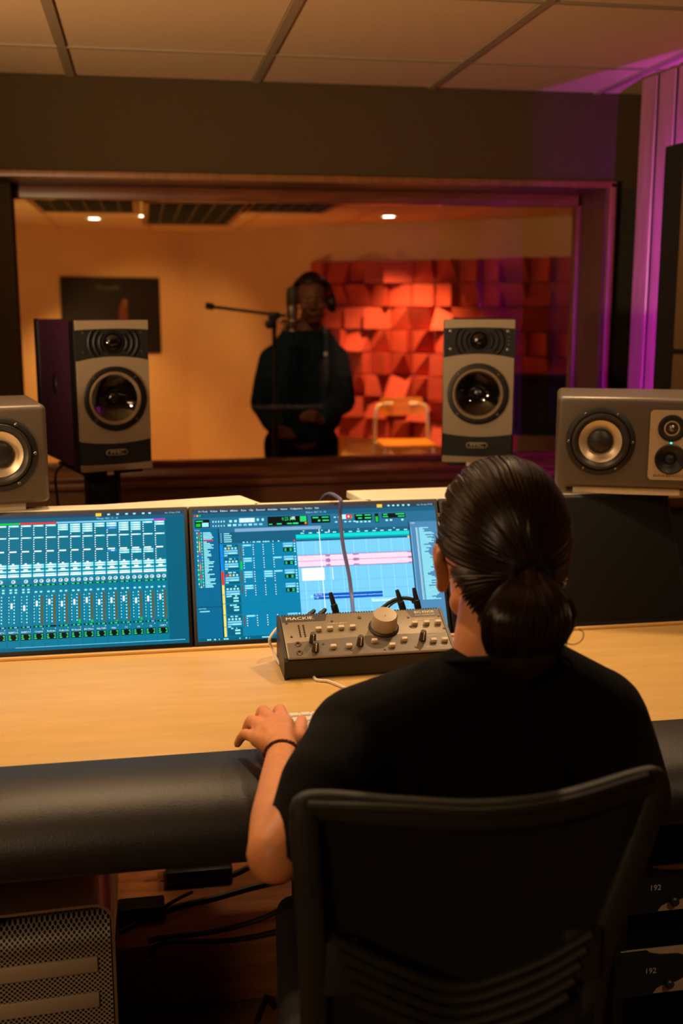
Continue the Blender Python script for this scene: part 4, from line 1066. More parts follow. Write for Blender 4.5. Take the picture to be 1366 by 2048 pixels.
# mesh back
bm = B(); NU, NV = 16, 20; grid = []
for j in range(NV+1):
    z = .45+(.85-.45)*j/NV; k = j/NV
    xl = -.198-.008*k; xr = .157+.055*max(0, (k-.35)/.65)**1.3
    row = []
    for i in range(NU+1):
        u = i/NU; x = xl+(xr-xl)*u; y = -.002 + .012*k*u + .03*math.sin(PI*u)*(.4+.6*math.sin(PI*k)) - .006
        zz = z + (.0)*u
        row.append(bm.verts.new((x, y, zz + (.018*(u-.5)*k if k > .5 else 0))))
    grid.append(row)
for j in range(NV):
    for i in range(NU): bm.faces.new([grid[j][i], grid[j][i+1], grid[j+1][i+1], grid[j+1][i]])
o = obj('mesh_back', bm, mk('black_mesh_fabric', (20, 19, 17), .9, bump=(900, .6)), oc); s_ = o.modifiers.new('s', 'SOLIDIFY'); s_.thickness = .003
# lumbar support: curved ribs
bm = B()
for k in range(5):
    z0 = .692-.020*k; dz = .062-.004*k; xe = .168-.008*k
    pts = [(-xe-.012, -.022, z0+.012), (-xe*.6, -.020, z0-dz*.5), (-.02, -.016, z0-dz), (xe*.45, -.018, z0-dz*.55), (xe*.86, -.020, z0+.004)]
    tube(bm, spline(pts, 8), .0085, 8, flat=.8)
lb = obj('lumbar_support', bm, M_chair, oc)
bm = B(); box(bm, (-.17, -.012, .66), (.05, .016, .075), bev=.008); box(bm, (.135, -.012, .665), (.05, .016, .07), bev=.008); pieces('lumbar_slider', bm, M_chair, lb)
bm = B(); box(bm, (-.015, .26, .455), (.46, .46, .07), bev=.03, seg=4); obj('seat', bm, M_blackm, oc)
bm = B(); box(bm, (-.02, .02, .36), (.09, .05, .20), bev=.012); box(bm, (-.02, .14, .395), (.18, .28, .04), bev=.012); obj('back_bracket', bm, M_black, oc)
bm = B(); cyl(bm, (-.015, .24, .07), (-.015, .24, .40), .028, .022); obj('gas_lift', bm, M_black, oc)
for k in range(5):
    a = PI/2+2*PI*k/5+.3; d = Vector((math.cos(a), math.sin(a), 0)); c0 = Vector((-.015, .24, .09))
    bm = B(); tube(bm, [c0, c0+d*.14+Vector((0, 0, -.008)), c0+d*.29+Vector((0, 0, -.026))], [.026, .022, .015], 10); lg = obj('leg', bm, M_black, oc)
    bm = B(); p = c0+d*.285; s = Vector((-d.y, d.x, 0))
    for q in (-.014, .014): cyl(bm, Vector((p.x, p.y, .0275))+s*(q-.007), Vector((p.x, p.y, .0275))+s*(q+.007), .027, n=18)
    cyl(bm, (p.x, p.y, .03), (p.x, p.y, .068), .006); obj('caster', bm, M_black, lg)
# ================================================================== PEOPLE
def head(bm, T):
    """skull, face, ears; local +Y is where the face looks, origin between the ears"""
    ell(bm, (0, -.012, .040), (.075, .094, .084), M=T)
    ell(bm, (0, .030, .020), (.066, .066, .080), M=T)
    ell(bm, (0, .030, -.040), (.055, .060, .060), M=T)
    ell(bm, (0, .062, -.085), (.030, .028, .026), M=T)             # chin
    chain(bm, [(-.040, .02, -.060), (0, .070, -.088), (.040, .02, -.060)], [.021, .018, .021], M=T)
    chain(bm, [(0, .088, .022), (0, .102, -.012), (0, .106, -.021)], [.007, .008, .0105], M=T)   # nose
    for s in (-1, 1):
        ell(bm, (s*.012, .100, -.026), (.009, .010, .008), M=T)
        chain(bm, [(s*.012, .092, .036), (s*.042, .080, .034)], [.010, .008], M=T)   # brow
        ell(bm, (s*.044, .066, -.018), (.022, .022, .020), M=T)  # cheek
        ell(bm, (s*.081, -.004, -.006), (.008, .020, .032), (0, s*.22, 0), M=T)     # ear
        chain(bm, [(s*.086, -.016, .014), (s*.089, -.020, .0), (s*.084, -.014, -.022), (s*.079, -.004, -.034)], [.006, .006, .006, .008], M=T)
    chain(bm, [(-.022, .086, -.052), (0, .094, -.050), (.022, .086, -.052)], [.006, .0075, .006], M=T)
    chain(bm, [(-.019, .086, -.061), (0, .092, -.063), (.019, .086, -.061)], [.006, .0085, .006], M=T)
M_eye = mk('eye_white', (226, 218, 206), .2); M_iris = mk('dark_iris', (34, 20, 12), .15); M_lip = mk('lip', (156, 84, 74), .4)
def eyes(T, parent, inv=None):
    for s in (-1, 1):
        bm = B(); ell(bm, (s*.031, .074, .016), (.0125, .0125, .0105), M=T, seg=12); e = obj('eye', bm, M_eye, parent)
        bm = B(); ell(bm, (s*.031, .0845, .016), (.0055, .003, .0055), M=T, seg=10); obj('iris', bm, M_iris, e)
def hand(bm, wr, mcps, pips, tips, thumb, rs=1.0):
    """palm from wrist to the knuckles, four fingers of three bones, thumb from the side of the palm"""
    wr = Vector(wr)
    for m in mcps: chain(bm, [wr, Vector(m)], [.0175*rs, .0125*rs])
    for a, b in zip(mcps, mcps[1:]): chain(bm, [a, b], [.0125*rs, .0125*rs])
    mid = [wr.lerp(Vector(m), .55) for m in mcps]
    for a, b in zip(mid, mid[1:]): chain(bm, [a, b], [.0155*rs, .0155*rs])
    rad = [.0092, .0096, .0090, .0080]
    for m, p, t, r in zip(mcps, pips, tips, rad):
        m, p, t = Vector(m), Vector(p), Vector(t); d = p.lerp(t, .55)+Vector((0, 0, .003))
        chain(bm, [m, m.lerp(p, .5), p, d, t], [.0112*rs, r*1.03*rs, r*1.06*rs, r*.92*rs, r*.80*rs], 12)
    chain(bm, [wr.lerp(Vector(mcps[0]), .25)]+[Vector(q) for q in thumb], [.014*rs, .0125*rs, .0105*rs, .0085*rs][:len(thumb)+1], 12)

# ------------------------------------------------------------------ the engineer
EAR = atD(997, 1128, 1.54)
HT = Matrix.Translation(EAR+Vector((0, 0, .006))) @ Euler((math.radians(-4), math.radians(1.2), math.radians(1))).to_matrix().to_4x4() @ Matrix.Scale(1.05, 4)
NB = Vector((.458, 1.365, .950)); SL = Vector((.272, 1.365, .868)); SR = Vector((.588, 1.350, .880))
EL = atD(553, 1706, 1.335); WL = atZ(566, 1500, .808)
ER = Vector((.655, 1.38, .73)); WRt = Vector((.585, 1.60, .800))
HIP = Vector((.415, 1.40, .56))
bm = B(); head(bm, HT)
hn = HT @ Vector((0, -.02, -.05))
chain(bm, [hn, NB+Vector((0, .01, .03)), NB], [.058, .060, .062], 20)
chain(bm, [NB, Vector((.44, 1.40, .80)), HIP], [.06, .095, .11], 20)
chain(bm, [NB+Vector((0, 0, -.03)), SL], [.045, .050]); chain(bm, [NB+Vector((0, 0, -.03)), SR], [.045, .050])
chain(bm, [SL, SL.lerp(EL, .55), EL], [.052, .044, .037], 18)
chain(bm, [EL, EL.lerp(WL, .28), EL.lerp(WL, .75), WL, WL+(WL-EL).normalized()*.012], [.036, .037, .028, .0225, .021], 18)
chain(bm, [SR, SR.lerp(ER, .55), ER], [.055, .048, .042], 18)
chain(bm, [ER, ER.lerp(WRt, .28), ER.lerp(WRt, .75), WRt], [.040, .041, .028, .0235], 18)
for s in (-1, 1):                                     # thighs, shins, feet under the desk
    kn = HIP+Vector((s*.11, .44, -.04)); an = Vector((kn.x, 1.92, .10)); h0 = HIP+Vector((s*.085, .02, -.01))
    chain(bm, [h0, h0.lerp(kn, .5), kn], [.085, .075, .056], 18); chain(bm, [kn, kn.lerp(an, .3), an], [.056, .054, .038], 18)
    chain(bm, [an+Vector((0, -.02, -.05)), an+Vector((0, .08, -.06))], [.04, .036])
hp = lambda x, y, z: atZ(x, y, z)
mc_ = [hp(572, 1447, .814), hp(550, 1447, .818), hp(530, 1459, .815), hp(516, 1478, .806)]
pp_ = [hp(559, 1419, .802), hp(526, 1422, .806), hp(503, 1441, .803), hp(490, 1468, .797)]
tp_ = [p+Vector((v, w_, 0)) for p, (v, w_) in zip(pp_, ((-.004, .030), (-.006, .030), (-.008, .026), (-.010, .022)))]
for p, z in zip(tp_, (.7745, .7745, .7735, .7725)): p.z = z
hand(bm, WL, mc_, pp_, tp_, [hp(594, 1478, .800), hp(602, 1455, .790), hp(603, 1440, .777)], 1.06)
f = Vector((-.35, .93, 0)).normalized(); s_ = Vector((.93, .35, 0)).normalized()
mcr = [WRt+f*.088+s_*o+Vector((0, 0, .006)) for o in (-.026, -.006, .014, .032)]
ppr = [m+f*(.040-.002*abs(k-1))+Vector((0, 0, -.004)) for k, m in enumerate(mcr)]
tpr = [p+f*.034+Vector((0, 0, -.034)) for p in ppr]
hand(bm, WRt, mcr, ppr, tpr, [WRt+f*.04-s_*.038+Vector((0, 0, -.012)), WRt+f*.07-s_*.048+Vector((0, 0, -.02)), WRt+f*.09-s_*.046+Vector((0, 0, -.026))], 1.0)
eng = remeshed('person', bm, .0034, M_skin, smooth=5)
tag(eng, 'person in a black T-shirt with a dark ponytail, seated at the desk, seen from behind', 'person')
eyes(HT, eng)
# T-shirt
bm = B()
chain(bm, [NB+Vector((0, .006, -.016)), Vector((.445, 1.39, .86))], [.079, .110], 24)
chain(bm, [Vector((.445, 1.395, .84)), Vector((.43, 1.40, .72)), Vector((.42, 1.40, .56))], [.120, .140, .150], 24)
ell(bm, (.44, 1.375, .80), (.195, .110, .125)); ell(bm, (.425, 1.385, .66), (.20, .125, .15))
chain(bm, [NB+Vector((-.03, .0, -.020)), (NB+SL)/2+Vector((0, 0, -.004)), SL], [.066, .070, .078], 20)
chain(bm, [NB+Vector((.03, .0, -.020)), (NB+SR)/2+Vector((0, 0, .012)), SR], [.066, .070, .080], 20)
HEM = SL.lerp(EL, .74)
chain(bm, [SL, atD(652, 1572, 1.40), atD(608, 1704, 1.35)], [.074, .060, .054], 22)
HEMR = SR.lerp(ER, .8); chain(bm, [SR, SR.lerp(ER, .4), HEMR], [.080, .080, .078], 22)
# loose folds across the back
rf = random.Random(11)
for k in range(7):
    a = Vector((.27+.05*k, 1.29-.004*abs(k-3), .84-.012*rf.random())); b = a+Vector((rf.uniform(-.03, .03), -.006, -.16-.05*rf.random()))
    chain(bm, [a, (a+b)/2+Vector((.01*rf.uniform(-1, 1), -.004, 0)), b], [.012, .016, .012], 10)
tee = remeshed('t_shirt', bm, .005, M_tee, eng, smooth=10)
# open the sleeve hems and the collar: trim the rounded ends flat
def cut(o, co, no, keep_r=None):
    b2 = B(); b2.from_mesh(o.data)
    geo = b2.verts[:]+b2.edges[:]+b2.faces[:]
    if keep_r is not None:
        vs = [v for v in b2.verts if (v.co-co).length < keep_r]; S_ = set(vs)
        geo = vs+[e for e in b2.edges if all(v in S_ for v in e.verts)]+[f for f in b2.faces if all(v in S_ for v in f.verts)]
    bmesh.ops.bisect_plane(b2, geom=geo, plane_co=co, plane_no=no, clear_outer=True)
    b2.to_mesh(o.data); b2.free(); o.data.shade_smooth()
dl_ = (EL-SL).normalized(); cut(tee, atD(565, 1692, 1.34), Vector((-.72, -.1, -.62)).normalized(), .12)
dr_ = (ER-SR).normalized(); cut(tee, HEMR+dr_*.02, dr_, .12)
so = tee.modifiers.new('hem', 'SOLIDIFY'); so.thickness = .004; so.offset = -1
bm = B()                                              # ribbed collar
ring = []
cc = NB+Vector((0, .012, .022))
for k in range(25):
    a = 2*PI*k/24; ring.append(cc+Vector((.076*math.cos(a), .072*math.sin(a), -.022*math.sin(a))))
tube(bm, ring, .009, 10, flat=.7); obj('collar', bm, M_tee, tee)
# trousers
bm = B()
ell(bm, HIP+Vector((0, .0, -.03)), (.17, .14, .11))
for s in (-1, 1):
    kn = HIP+Vector((s*.11, .44, -.04)); an = Vector((kn.x, 1.92, .13)); h0 = HIP+Vector((s*.085, .02, -.01))
    chain(bm, [h0, h0.lerp(kn, .5), kn], [.098, .088, .070], 18); chain(bm, [kn, kn.lerp(an, .3), an], [.070, .068, .058], 18)
remeshed('trousers', bm, .008, M_trs, eng, smooth=6)
for s in (-1, 1):
    an = Vector((HIP.x+s*.11, 1.92, .10)); bm = B()
    chain(bm, [an+Vector((0, -.03, -.055)), an+Vector((0, .06, -.06)), an+Vector((0, .14, -.066))], [.045, .044, .034], 16); box(bm, an+Vector((0, .05, -.092)), (.085, .26, .016), bev=.006)
    remeshed('shoe', bm, .006, M_black, eng, smooth=4)
# cord bracelet
bm = B(); ax = (WL-EL).normalized(); bx, by = frame_of(ax); bc = EL.lerp(WL, .925); ring = []
for strand in range(2):
    pts = []
    for k in range(61):
        a = 2*PI*k/60; R_ = .0268+.0012*math.cos(16*a+PI*strand); pts.append(bc+bx*(R_*math.cos(a))+by*(R_*.94*math.sin(a))+ax*(.0014*math.sin(16*a+PI*strand)))
    tube(bm, pts, .0017, 6, mi=strand)
obj('bracelet', bm, [mk('brown_cord', (120, 52, 18), .6), mk('dark_cord', (60, 24, 10), .6)], eng)
# ------------------------------------------------------------------ hair pulled back into a low ponytail
rh = random.Random(21)
def sk(p, off=0):    # direction on the head -> point on the hair shell, local head frame
    d = Vector(p).normalized(); return Vector((0, -.012, .036)) + Vector((d.x*(.0835+off), d.y*(.104+off), d.z*(.101+off)))
TIE = Vector((-.002, -.126, .002))
tdir = (TIE-Vector((0, -.012, .036))); tdl = Vector((tdir.x/.0835, tdir.y/.104, tdir.z/.108)).normalized()
bm = B(); T2 = HT @ Matrix.Translation((0, -.012, .036)) @ Matrix.Diagonal((.081, .101, .0985, 1))
tmp = B(); bmesh.ops.create_icosphere(tmp, subdivisions=5, radius=1)
kill = []
for v in tmp.verts:
    x, y, z = v.co; ax_ = abs(x)
    nape = -.86+.30*ax_
    front = (y > .30 and z < .50) or (y > .62 and z < .72)
    earz = (ax_ > .72 and z < -.22 and y > -.55)
    if z < nape or front or earz: kill.append(v)
bmesh.ops.delete(tmp, geom=kill, context='VERTS'); join(bm, tmp, T2)
hair = obj('hair', bm, M_hair, eng)
bm = B()
n_s = 0
while n_s < 1100:
    d = Vector((rh.gauss(0, 1), rh.gauss(0, 1), rh.gauss(0, 1))).normalized()
    ax_ = abs(d.x)
    if (d.y > .34 and d.z < .48) or d.z < -.80+.30*ax_ or (ax_ > .74 and d.z < -.18 and d.y > -.5): continue
    n_s += 1
    ang_ = d.angle(tdl)
    if ang_ < .12: continue
    pts, rs = [], []; off = rh.uniform(-.0005, .0035); N = max(6, int(ang_*8)); wob = rh.uniform(-.02, .02)
    axis = d.cross(tdl).normalized(); st_ = 0 if rh.random() < .75 else rh.uniform(0, .4)
    # flow is combed: start towards the crown then bend to the tie
    for k in range(N+1):
        t_ = st_+(1-st_)*k/N; q = Matrix.Rotation(ang_*t_, 3, axis) @ d
        q = q + Vector((0, 0, 1))*(.10*math.sin(PI*t_)*(.35 if d.z > 0 else -.2)) + Vector((1, 0, 0))*wob*math.sin(PI*t_)
        p = sk(q, off + .007*max(0, t_-.82)/.18*(1-0))
        pts.append(HT @ p); rs.append(.0017*(1-.35*t_)*(0.5+.5*min(1, 5*(t_-st_)+.15)))
    tube(bm, pts, rs, 5)
# nape: hair swept up from the back of the neck to the tie
def nape(ph, z, off=0.0):
    k = min(1, max(0, (-.01-z)/.11)); rx = .079*(1-k)+.060*k+off; ry = .092*(1-k)+.064*k+off
    return Vector((rx*math.sin(ph), -.012-.008*k-ry*math.cos(ph), z))
def nlow(ph): return -.150+.135*min(1, abs(ph)/1.3)
for k in range(520):
    ph = rh.uniform(-1.3, 1.3); z0 = nlow(ph)+rh.uniform(0, .05)**1.2; pts, rs = [], []
    off = rh.uniform(.001, .005)
    for q in range(9):
        t_ = q/8; p = nape(ph*(1-t_**1.3), z0*(1-t_)+TIE.z*t_, off+.018*max(0, t_-.6)/.4); pts.append(HT @ p); rs.append(.0017*min(1, .35+3*t_))
    tube(bm, pts, rs, 5)
obj('hair_strands', bm, M_hair, hair)
bm = B(); rows_ = []
for j in range(9):
    row = []
    for i in range(21):
        ph = -1.25+2.5*i/20; z0 = nlow(ph)+.012; z = z0+(-.005-z0)*j/8; row.append(bm.verts.new(HT @ nape(ph, z, .0025)))
    rows_.append(row)
for j in range(8):
    for i in range(20): bm.faces.new([rows_[j][i], rows_[j][i+1], rows_[j+1][i+1], rows_[j+1][i]])
o = obj('nape_hair', bm, M_hair, hair); m_ = o.modifiers.new('s', 'SOLIDIFY'); m_.thickness = .004; m_.offset = 0
tie_w = HT @ TIE
bm = B(); ring = [tie_w+Vector((.026*math.cos(a), -.002+.006*math.sin(a), .013*math.sin(a))) for a in [2*PI*k/20 for k in range(21)]]
tube(bm, ring, .006, 8); obj('hair_tie', bm, M_blackm, hair)
# the tail itself
bm = B()
core = [tie_w+Vector((0, .004, .004)), tie_w+Vector((-.004, -.014, -.024)), tie_w+Vector((-.008, -.014, -.060)), tie_w+Vector((-.010, .0, -.098)), tie_w+Vector((-.012, .010, -.128))]
chain(bm, core, [.012, .026, .042, .046, .032], 18); tail = remeshed('ponytail', bm, .005, M_hair, hair, smooth=6)
bm = B()
cs = spline(core, 8); widths = [.014, .018, .022, .026, .030, .034, .038, .042, .046, .049, .051, .053, .055, .056, .057, .057, .057, .056, .055, .054, .053, .052, .050, .048, .046, .043, .040, .038, .036, .034, .032, .030, .028, .026, .024, .022]
for k in range(520):
    a = rh.uniform(0, 2*PI); rr_ = rh.uniform(.92, 1.05); n_ = len(cs); end = rh.randint(n_-9, n_-1); pts, rs = [], []
    tw = rh.uniform(-.5, .5); 
    for i in range(0, end+1, 2):
        w_ = widths[min(i, len(widths)-1)]; aa = a+tw*i/n_
        pts.append(cs[i]+Vector((w_*rr_*math.cos(aa), w_*rr_*.92*math.sin(aa), 0))); rs.append(.0017*(1-.5*i/n_))
    if rh.random() < .25: pts.append(pts[-1]+Vector((rh.uniform(-.004, .012), rh.uniform(-.004, .008), -.016)))
    else: pts.append(pts[-1].lerp(cs[-1], .5)+Vector((0, 0, -.008)))
    rs.append(.0005); tube(bm, pts, rs, 5)
# a few loose curls at the end
for k in range(9):
    p = cs[-5]+Vector((.034, -.004, rh.uniform(-.012, .02))); R_ = rh.uniform(.010, .024); pts = []
    for q in range(12):
        a = q/11*PI*1.3; pts.append(p+Vector((R_*math.sin(a)*1.0, .004*q/11, -.006*q/11 - R_*(1-math.cos(a))*rh.uniform(.55, .6)+.004)))
    tube(bm, pts, .0006, 4)
for pts in ([(1112, 1262), (1126, 1282), (1146, 1289), (1163, 1281), (1167, 1266), (1158, 1258)], [(1110, 1280), (1120, 1296), (1116, 1310)], [(1118, 1266), (1133, 1278), (1132, 1292), (1122, 1299)], [(1105, 1290), (1124, 1305), (1130, 1318)]):
    tube(bm, spline([atD(x, y, 1.475) for x, y in pts], 8), .0007, 5)
obj('hair_strands', bm, M_hair, tail)

# ------------------------------------------------------------------ the singer in the booth
SYY = 5.2
sp_ = lambda x, y, Y=SYY: atY(x, y, Y)
hc = sp_(624, 606)
hs = .93
HS = Matrix.Translation(hc) @ Euler((0, math.radians(3), PI-math.radians(6))).to_matrix().to_4x4() @ Matrix.Scale(hs, 4)
nb = sp_(612, 676, 5.24); sl = sp_(547, 722, 5.24); sr = sp_(668, 718, 5.24)
el = sp_(531, 806, 5.24); er = sp_(681, 800, 5.24); wl = sp_(553, 858, 5.04); wr_ = sp_(644, 838, 5.04)
hipc = sp_(603, 880, 5.24)
bm = B(); head(bm, HS)
chain(bm, [HS @ Vector((0, -.015, -.05)), nb], [.052, .058], 18)
chain(bm, [nb, Vector((nb.x, 5.24, 1.10)), hipc], [.10, .13, .13], 18)
for a, b_, c_ in ((sl, el, wl), (sr, er, wr_)):
    chain(bm, [nb, a], [.07, .06]); chain(bm, [a, b_], [.055, .042], 16); chain(bm, [b_, c_], [.040, .027], 16)
fx = lambda x, y, Y=5.0: atY(x, y, Y)
hand(bm, wr_, [fx(628, 829), fx(626, 833), fx(625, 837), fx(626, 841)], [fx(615, 827), fx(612, 832), fx(612, 837), fx(615, 841)], [fx(604, 829), fx(601, 834), fx(602, 839), fx(606, 842)], [fx(632, 826), fx(622, 822), fx(614, 823)], .95)
hand(bm, wl, [fx(566, 862), fx(568, 866), fx(568, 870), fx(566, 874)], [fx(577, 866), fx(579, 870), fx(579, 873), fx(576, 876)], [fx(587, 868), fx(590, 872), fx(588, 875), fx(584, 877)], [fx(563, 856), fx(573, 858), fx(580, 861)], .95)
for s in (-1, 1):
    h0 = hipc+Vector((s*.085, 0, -.02)); kn = Vector((h0.x+s*.01, 5.22, .46)); an = Vector((kn.x, 5.26, .09))
    chain(bm, [h0, kn], [.085, .055], 16); chain(bm, [kn, an], [.055, .038], 16); chain(bm, [an+Vector((0, .02, -.04)), an+Vector((0, -.12, -.055))], [.038, .03])
sng = remeshed('person', bm, .0045, M_skin2, smooth=4)
tag(sng, 'person in a dark hoodie and headphones standing behind the glass at the microphone', 'person')
eyes(HS, sng)
M_hood = mk('dark_teal_hoodie', (26, 46, 60), .95, var=(25, .3), bump=(300, .5), spec=.15)
bm = B()
chain(bm, [nb+Vector((0, 0, -.02)), Vector((nb.x, 5.24, 1.18)), Vector((hipc.x, 5.24, .86))], [.10, .165, .150], 22)
ell(bm, (nb.x-.0, 5.24, 1.10), (.195, .14, .26)); ell(bm, (hipc.x, 5.24, .91), (.20, .14, .13))
for a, b_, c_, s in ((sl, el, wl, 1), (sr, er, wr_, -1)):
    chain(bm, [nb+Vector((0, 0, -.03)), a], [.085, .072], 18); chain(bm, [a, a.lerp(b_, .5), b_], [.072, .076, .074], 18); chain(bm, [b_, b_.lerp(c_, .7), b_.lerp(c_, .92)], [.070, .056, .042], 18)
    for k in range(6):                                # rucked sleeve folds
        p = a.lerp(b_, .35+.12*k); ell(bm, p+Vector((0, -.005, 0)), (.082-.003*k, .080-.003*k, .012), (0, .25*s*(1 if k % 2 else -1), 0))
chain(bm, [nb+Vector((-.075, .03, .0)), nb+Vector((-.06, -.06, -.02)), nb+Vector((0, -.09, -.05)), nb+Vector((.06, -.06, -.02)), nb+Vector((.075, .03, .0)), nb+Vector((0, .09, .02)), nb+Vector((-.075, .03, .0))], [.026]*7, 12)
hd = remeshed('hoodie', bm, .007, M_hood, sng, smooth=6)
bm = B()
for s in (-1, 1): tube(bm, spline([nb+Vector((s*.03, -.115, -.06)), nb+Vector((s*.034, -.16, -.12)), nb+Vector((s*.03, -.172, -.2))]), .0035, 6)
obj('drawstring', bm, M_black, hd)
bm = B(); q_ = fx(652, 708, 5.05); lathe(bm, [(0, 0), (.009, 0), (.009, .002), (0, .003)], 14, TR(q_.x, q_.y+.01, q_.z, rx=PI/2)); obj('chest_emblem', bm, M_white, hd)
bm = B(); ell(bm, hipc+Vector((0, .0, -.03)), (.172, .125, .12))
for s in (-1, 1):
    h0 = hipc+Vector((s*.085, 0, -.02)); kn = Vector((h0.x+s*.01, 5.22, .46)); an = Vector((kn.x, 5.26, .12))
    chain(bm, [h0, kn], [.10, .075], 16); chain(bm, [kn, an], [.075, .062], 16)
remeshed('trousers', bm, .008, M_trs, sng, smooth=5)
for s in (-1, 1):
    h0 = hipc+Vector((s*.095, 0, 0)); bm = B(); chain(bm, [(h0.x, 5.28, .045), (h0.x, 5.18, .04), (h0.x+s*.01, 5.09, .034)], [.045, .043, .034], 14); remeshed('shoe', bm, .007, M_black, sng, smooth=4)
bm = B(); tmp = B(); bmesh.ops.create_icosphere(tmp, subdivisions=4, radius=1); kill = []
for v in tmp.verts:
    x, y, z = v.co
    if z < -.55 or (y > .25 and z < .42) or (abs(x) > .75 and z < -.1 and y > -.3): kill.append(v)
bmesh.ops.delete(tmp, geom=kill, context='VERTS')
for v in tmp.verts: v.co *= 1+.03*noise.noise(v.co*6)
join(bm, tmp, HS @ Matrix.Translation((0, -.012, .05)) @ Matrix.Diagonal((.088, .108, .108, 1))); o = obj('hair', bm, M_hair, sng); m_ = o.modifiers.new('s', 'SOLIDIFY'); m_.thickness = .008
# headphones
hpn = thing('headphones', 'black headphones worn by the person behind the glass', 'headphones', tuple(hc)); hpn.rotation_euler = (0, math.radians(3), PI-math.radians(6))
bm = B(); pts = [(.100*math.cos(a), -.004, .012+.122*math.sin(a)) for a in [PI*k/18 for k in range(19)]]; tube(bm, pts, .011, 10, flat=.6); obj('headband', bm, M_black, hpn)
for s in (-1, 1):
    bm = B(); lathe(bm, [(0, 0), (.036, 0), (.040, .006), (.040, .020), (.034, .028), (.015, .031), (0, .031)], 28, TR(s*.082, 0, -.006, ry=s*PI/2) @ Matrix.Diagonal((1.1, .9, 1, 1)), caps=False); cu_ = obj('ear_cup', bm, M_black, hpn)
    bm = B(); lathe(bm, [(.018, 0), (.030, .001), (.038, .006), (.038, .012), (.03, .014)], 28, TR(s*.070, 0, -.006, ry=s*PI/2), caps=False); obj('ear_pad', bm, M_leather, cu_)

# ================================================================== BOOTH OBJECTS
MYY = 4.86
ms = thing('microphone_stand', 'black boom microphone stand in front of the singer', 'microphone stand', (atY(550, 800, MYY).x, MYY, 0))
bx_ = ms.location.x; zt = atY(550, 632, MYY).z
bm = B(); cyl(bm, (0, 0, .05), (0, 0, .95), .014); cyl(bm, (0, 0, .9), (0, 0, zt), .0095); obj('pole', bm, M_black, ms)
a_, b_ = atY(428, 614, MYY), atY(572, 632, MYY)
bm = B(); L_ = lambda p: (p.x-bx_, 0, p.z); cyl(bm, L_(a_), L_(b_), .0068); obj('boom_arm', bm, M_black, ms)
bm = B(); c_ = atY(411, 611, MYY); tube(bm, [L_(c_), L_(a_.lerp(c_, .85)), L_(a_.lerp(c_, .1)), L_(a_)], [.011, .015, .015, .010], 14); obj('counterweight', bm, M_black, ms)
bm = B(); box(bm, (0, 0, zt), (.05, .03, .035), bev=.006); lathe(bm, [(0, -.02), (.018, -.02), (.02, -.012), (.02, .012), (0, .02)], 18, TR(-.022, -.01, zt-.035, rx=PI/2), caps=False); box(bm, (0, 0, zt-.03), (.022, .022, .05), bev=.004); obj('clutch', bm, M_black, ms)
for k in range(3):
    a = 2*PI*k/3+.5; bm = B(); cyl(bm, (0, 0, .10), (.32*math.cos(a), .32*math.sin(a), .012), .010); lg = obj('leg', bm, M_black, ms)
    bm = B(); ell(bm, (.32*math.cos(a), .32*math.sin(a), .012), (.016, .016, .012), seg=10); obj('rubber_foot', bm, M_rubber, lg)
mp = atY(584, 616, MYY-.02)
mic = thing('microphone', 'silver studio microphone in a shock mount in front of the singer\'s face', 'microphone', (mp.x, mp.y, mp.z))
R_ = .024
bm = B(); lathe(bm, [(0, -.045), (R_*.9, -.045), (R_, -.038), (R_, .008), (R_*.97, .011)], 28, caps=False); obj('body', bm, mk('dull_silver', (150, 132, 116), .4, .8), mic)
bm = B(); lathe(bm, [(R_*.97, .010), (R_*1.02, .014), (R_*1.02, .068), (R_*.9, .082), (R_*.5, .09), (0, .092)], 28, caps=False); obj('grille', bm, mk('mic_grille', (70, 62, 50), .5, .6, bump=(900, .8)), mic)
bm = B()
for z in (-.055, -.098): tube(bm, [Vector((.046*math.cos(a), .046*math.sin(a), z)) for a in [2*PI*k/24 for k in range(25)]], .0045, 8)
tube(bm, [Vector((.030*math.cos(a), .030*math.sin(a), -.075)) for a in [2*PI*k/24 for k in range(25)]], .004, 8)
for k in range(8):
    a = 2*PI*k/8; cyl(bm, (.046*math.cos(a), .046*math.sin(a), -.055), (.030*math.cos(a+.3), .030*math.sin(a+.3), -.075), .0016, n=6); cyl(bm, (.046*math.cos(a), .046*math.sin(a), -.098), (.030*math.cos(a-.3), .030*math.sin(a-.3), -.075), .0016, n=6)
for k in range(4): a = PI/4+PI*k/2; cyl(bm, (.046*math.cos(a), .046*math.sin(a), -.055), (.046*math.cos(a), .046*math.sin(a), -.098), .003, n=8)
cyl(bm, (0, 0, -.046), (0, 0, -.10), .018); cyl(bm, (-.046, 0, -.065), (-.07, .02, -.035), .006)
obj('shock_mount', bm, M_steel, mic)
bm = B(); tube(bm, spline([(0, 0, -.10), (.004, .0, -.14), (-.03, .02, -.2), (-.07, .03, -.5), (-.078, .03, -1.0)]), .0035, 8); obj('lead', bm, M_cabb, mic)

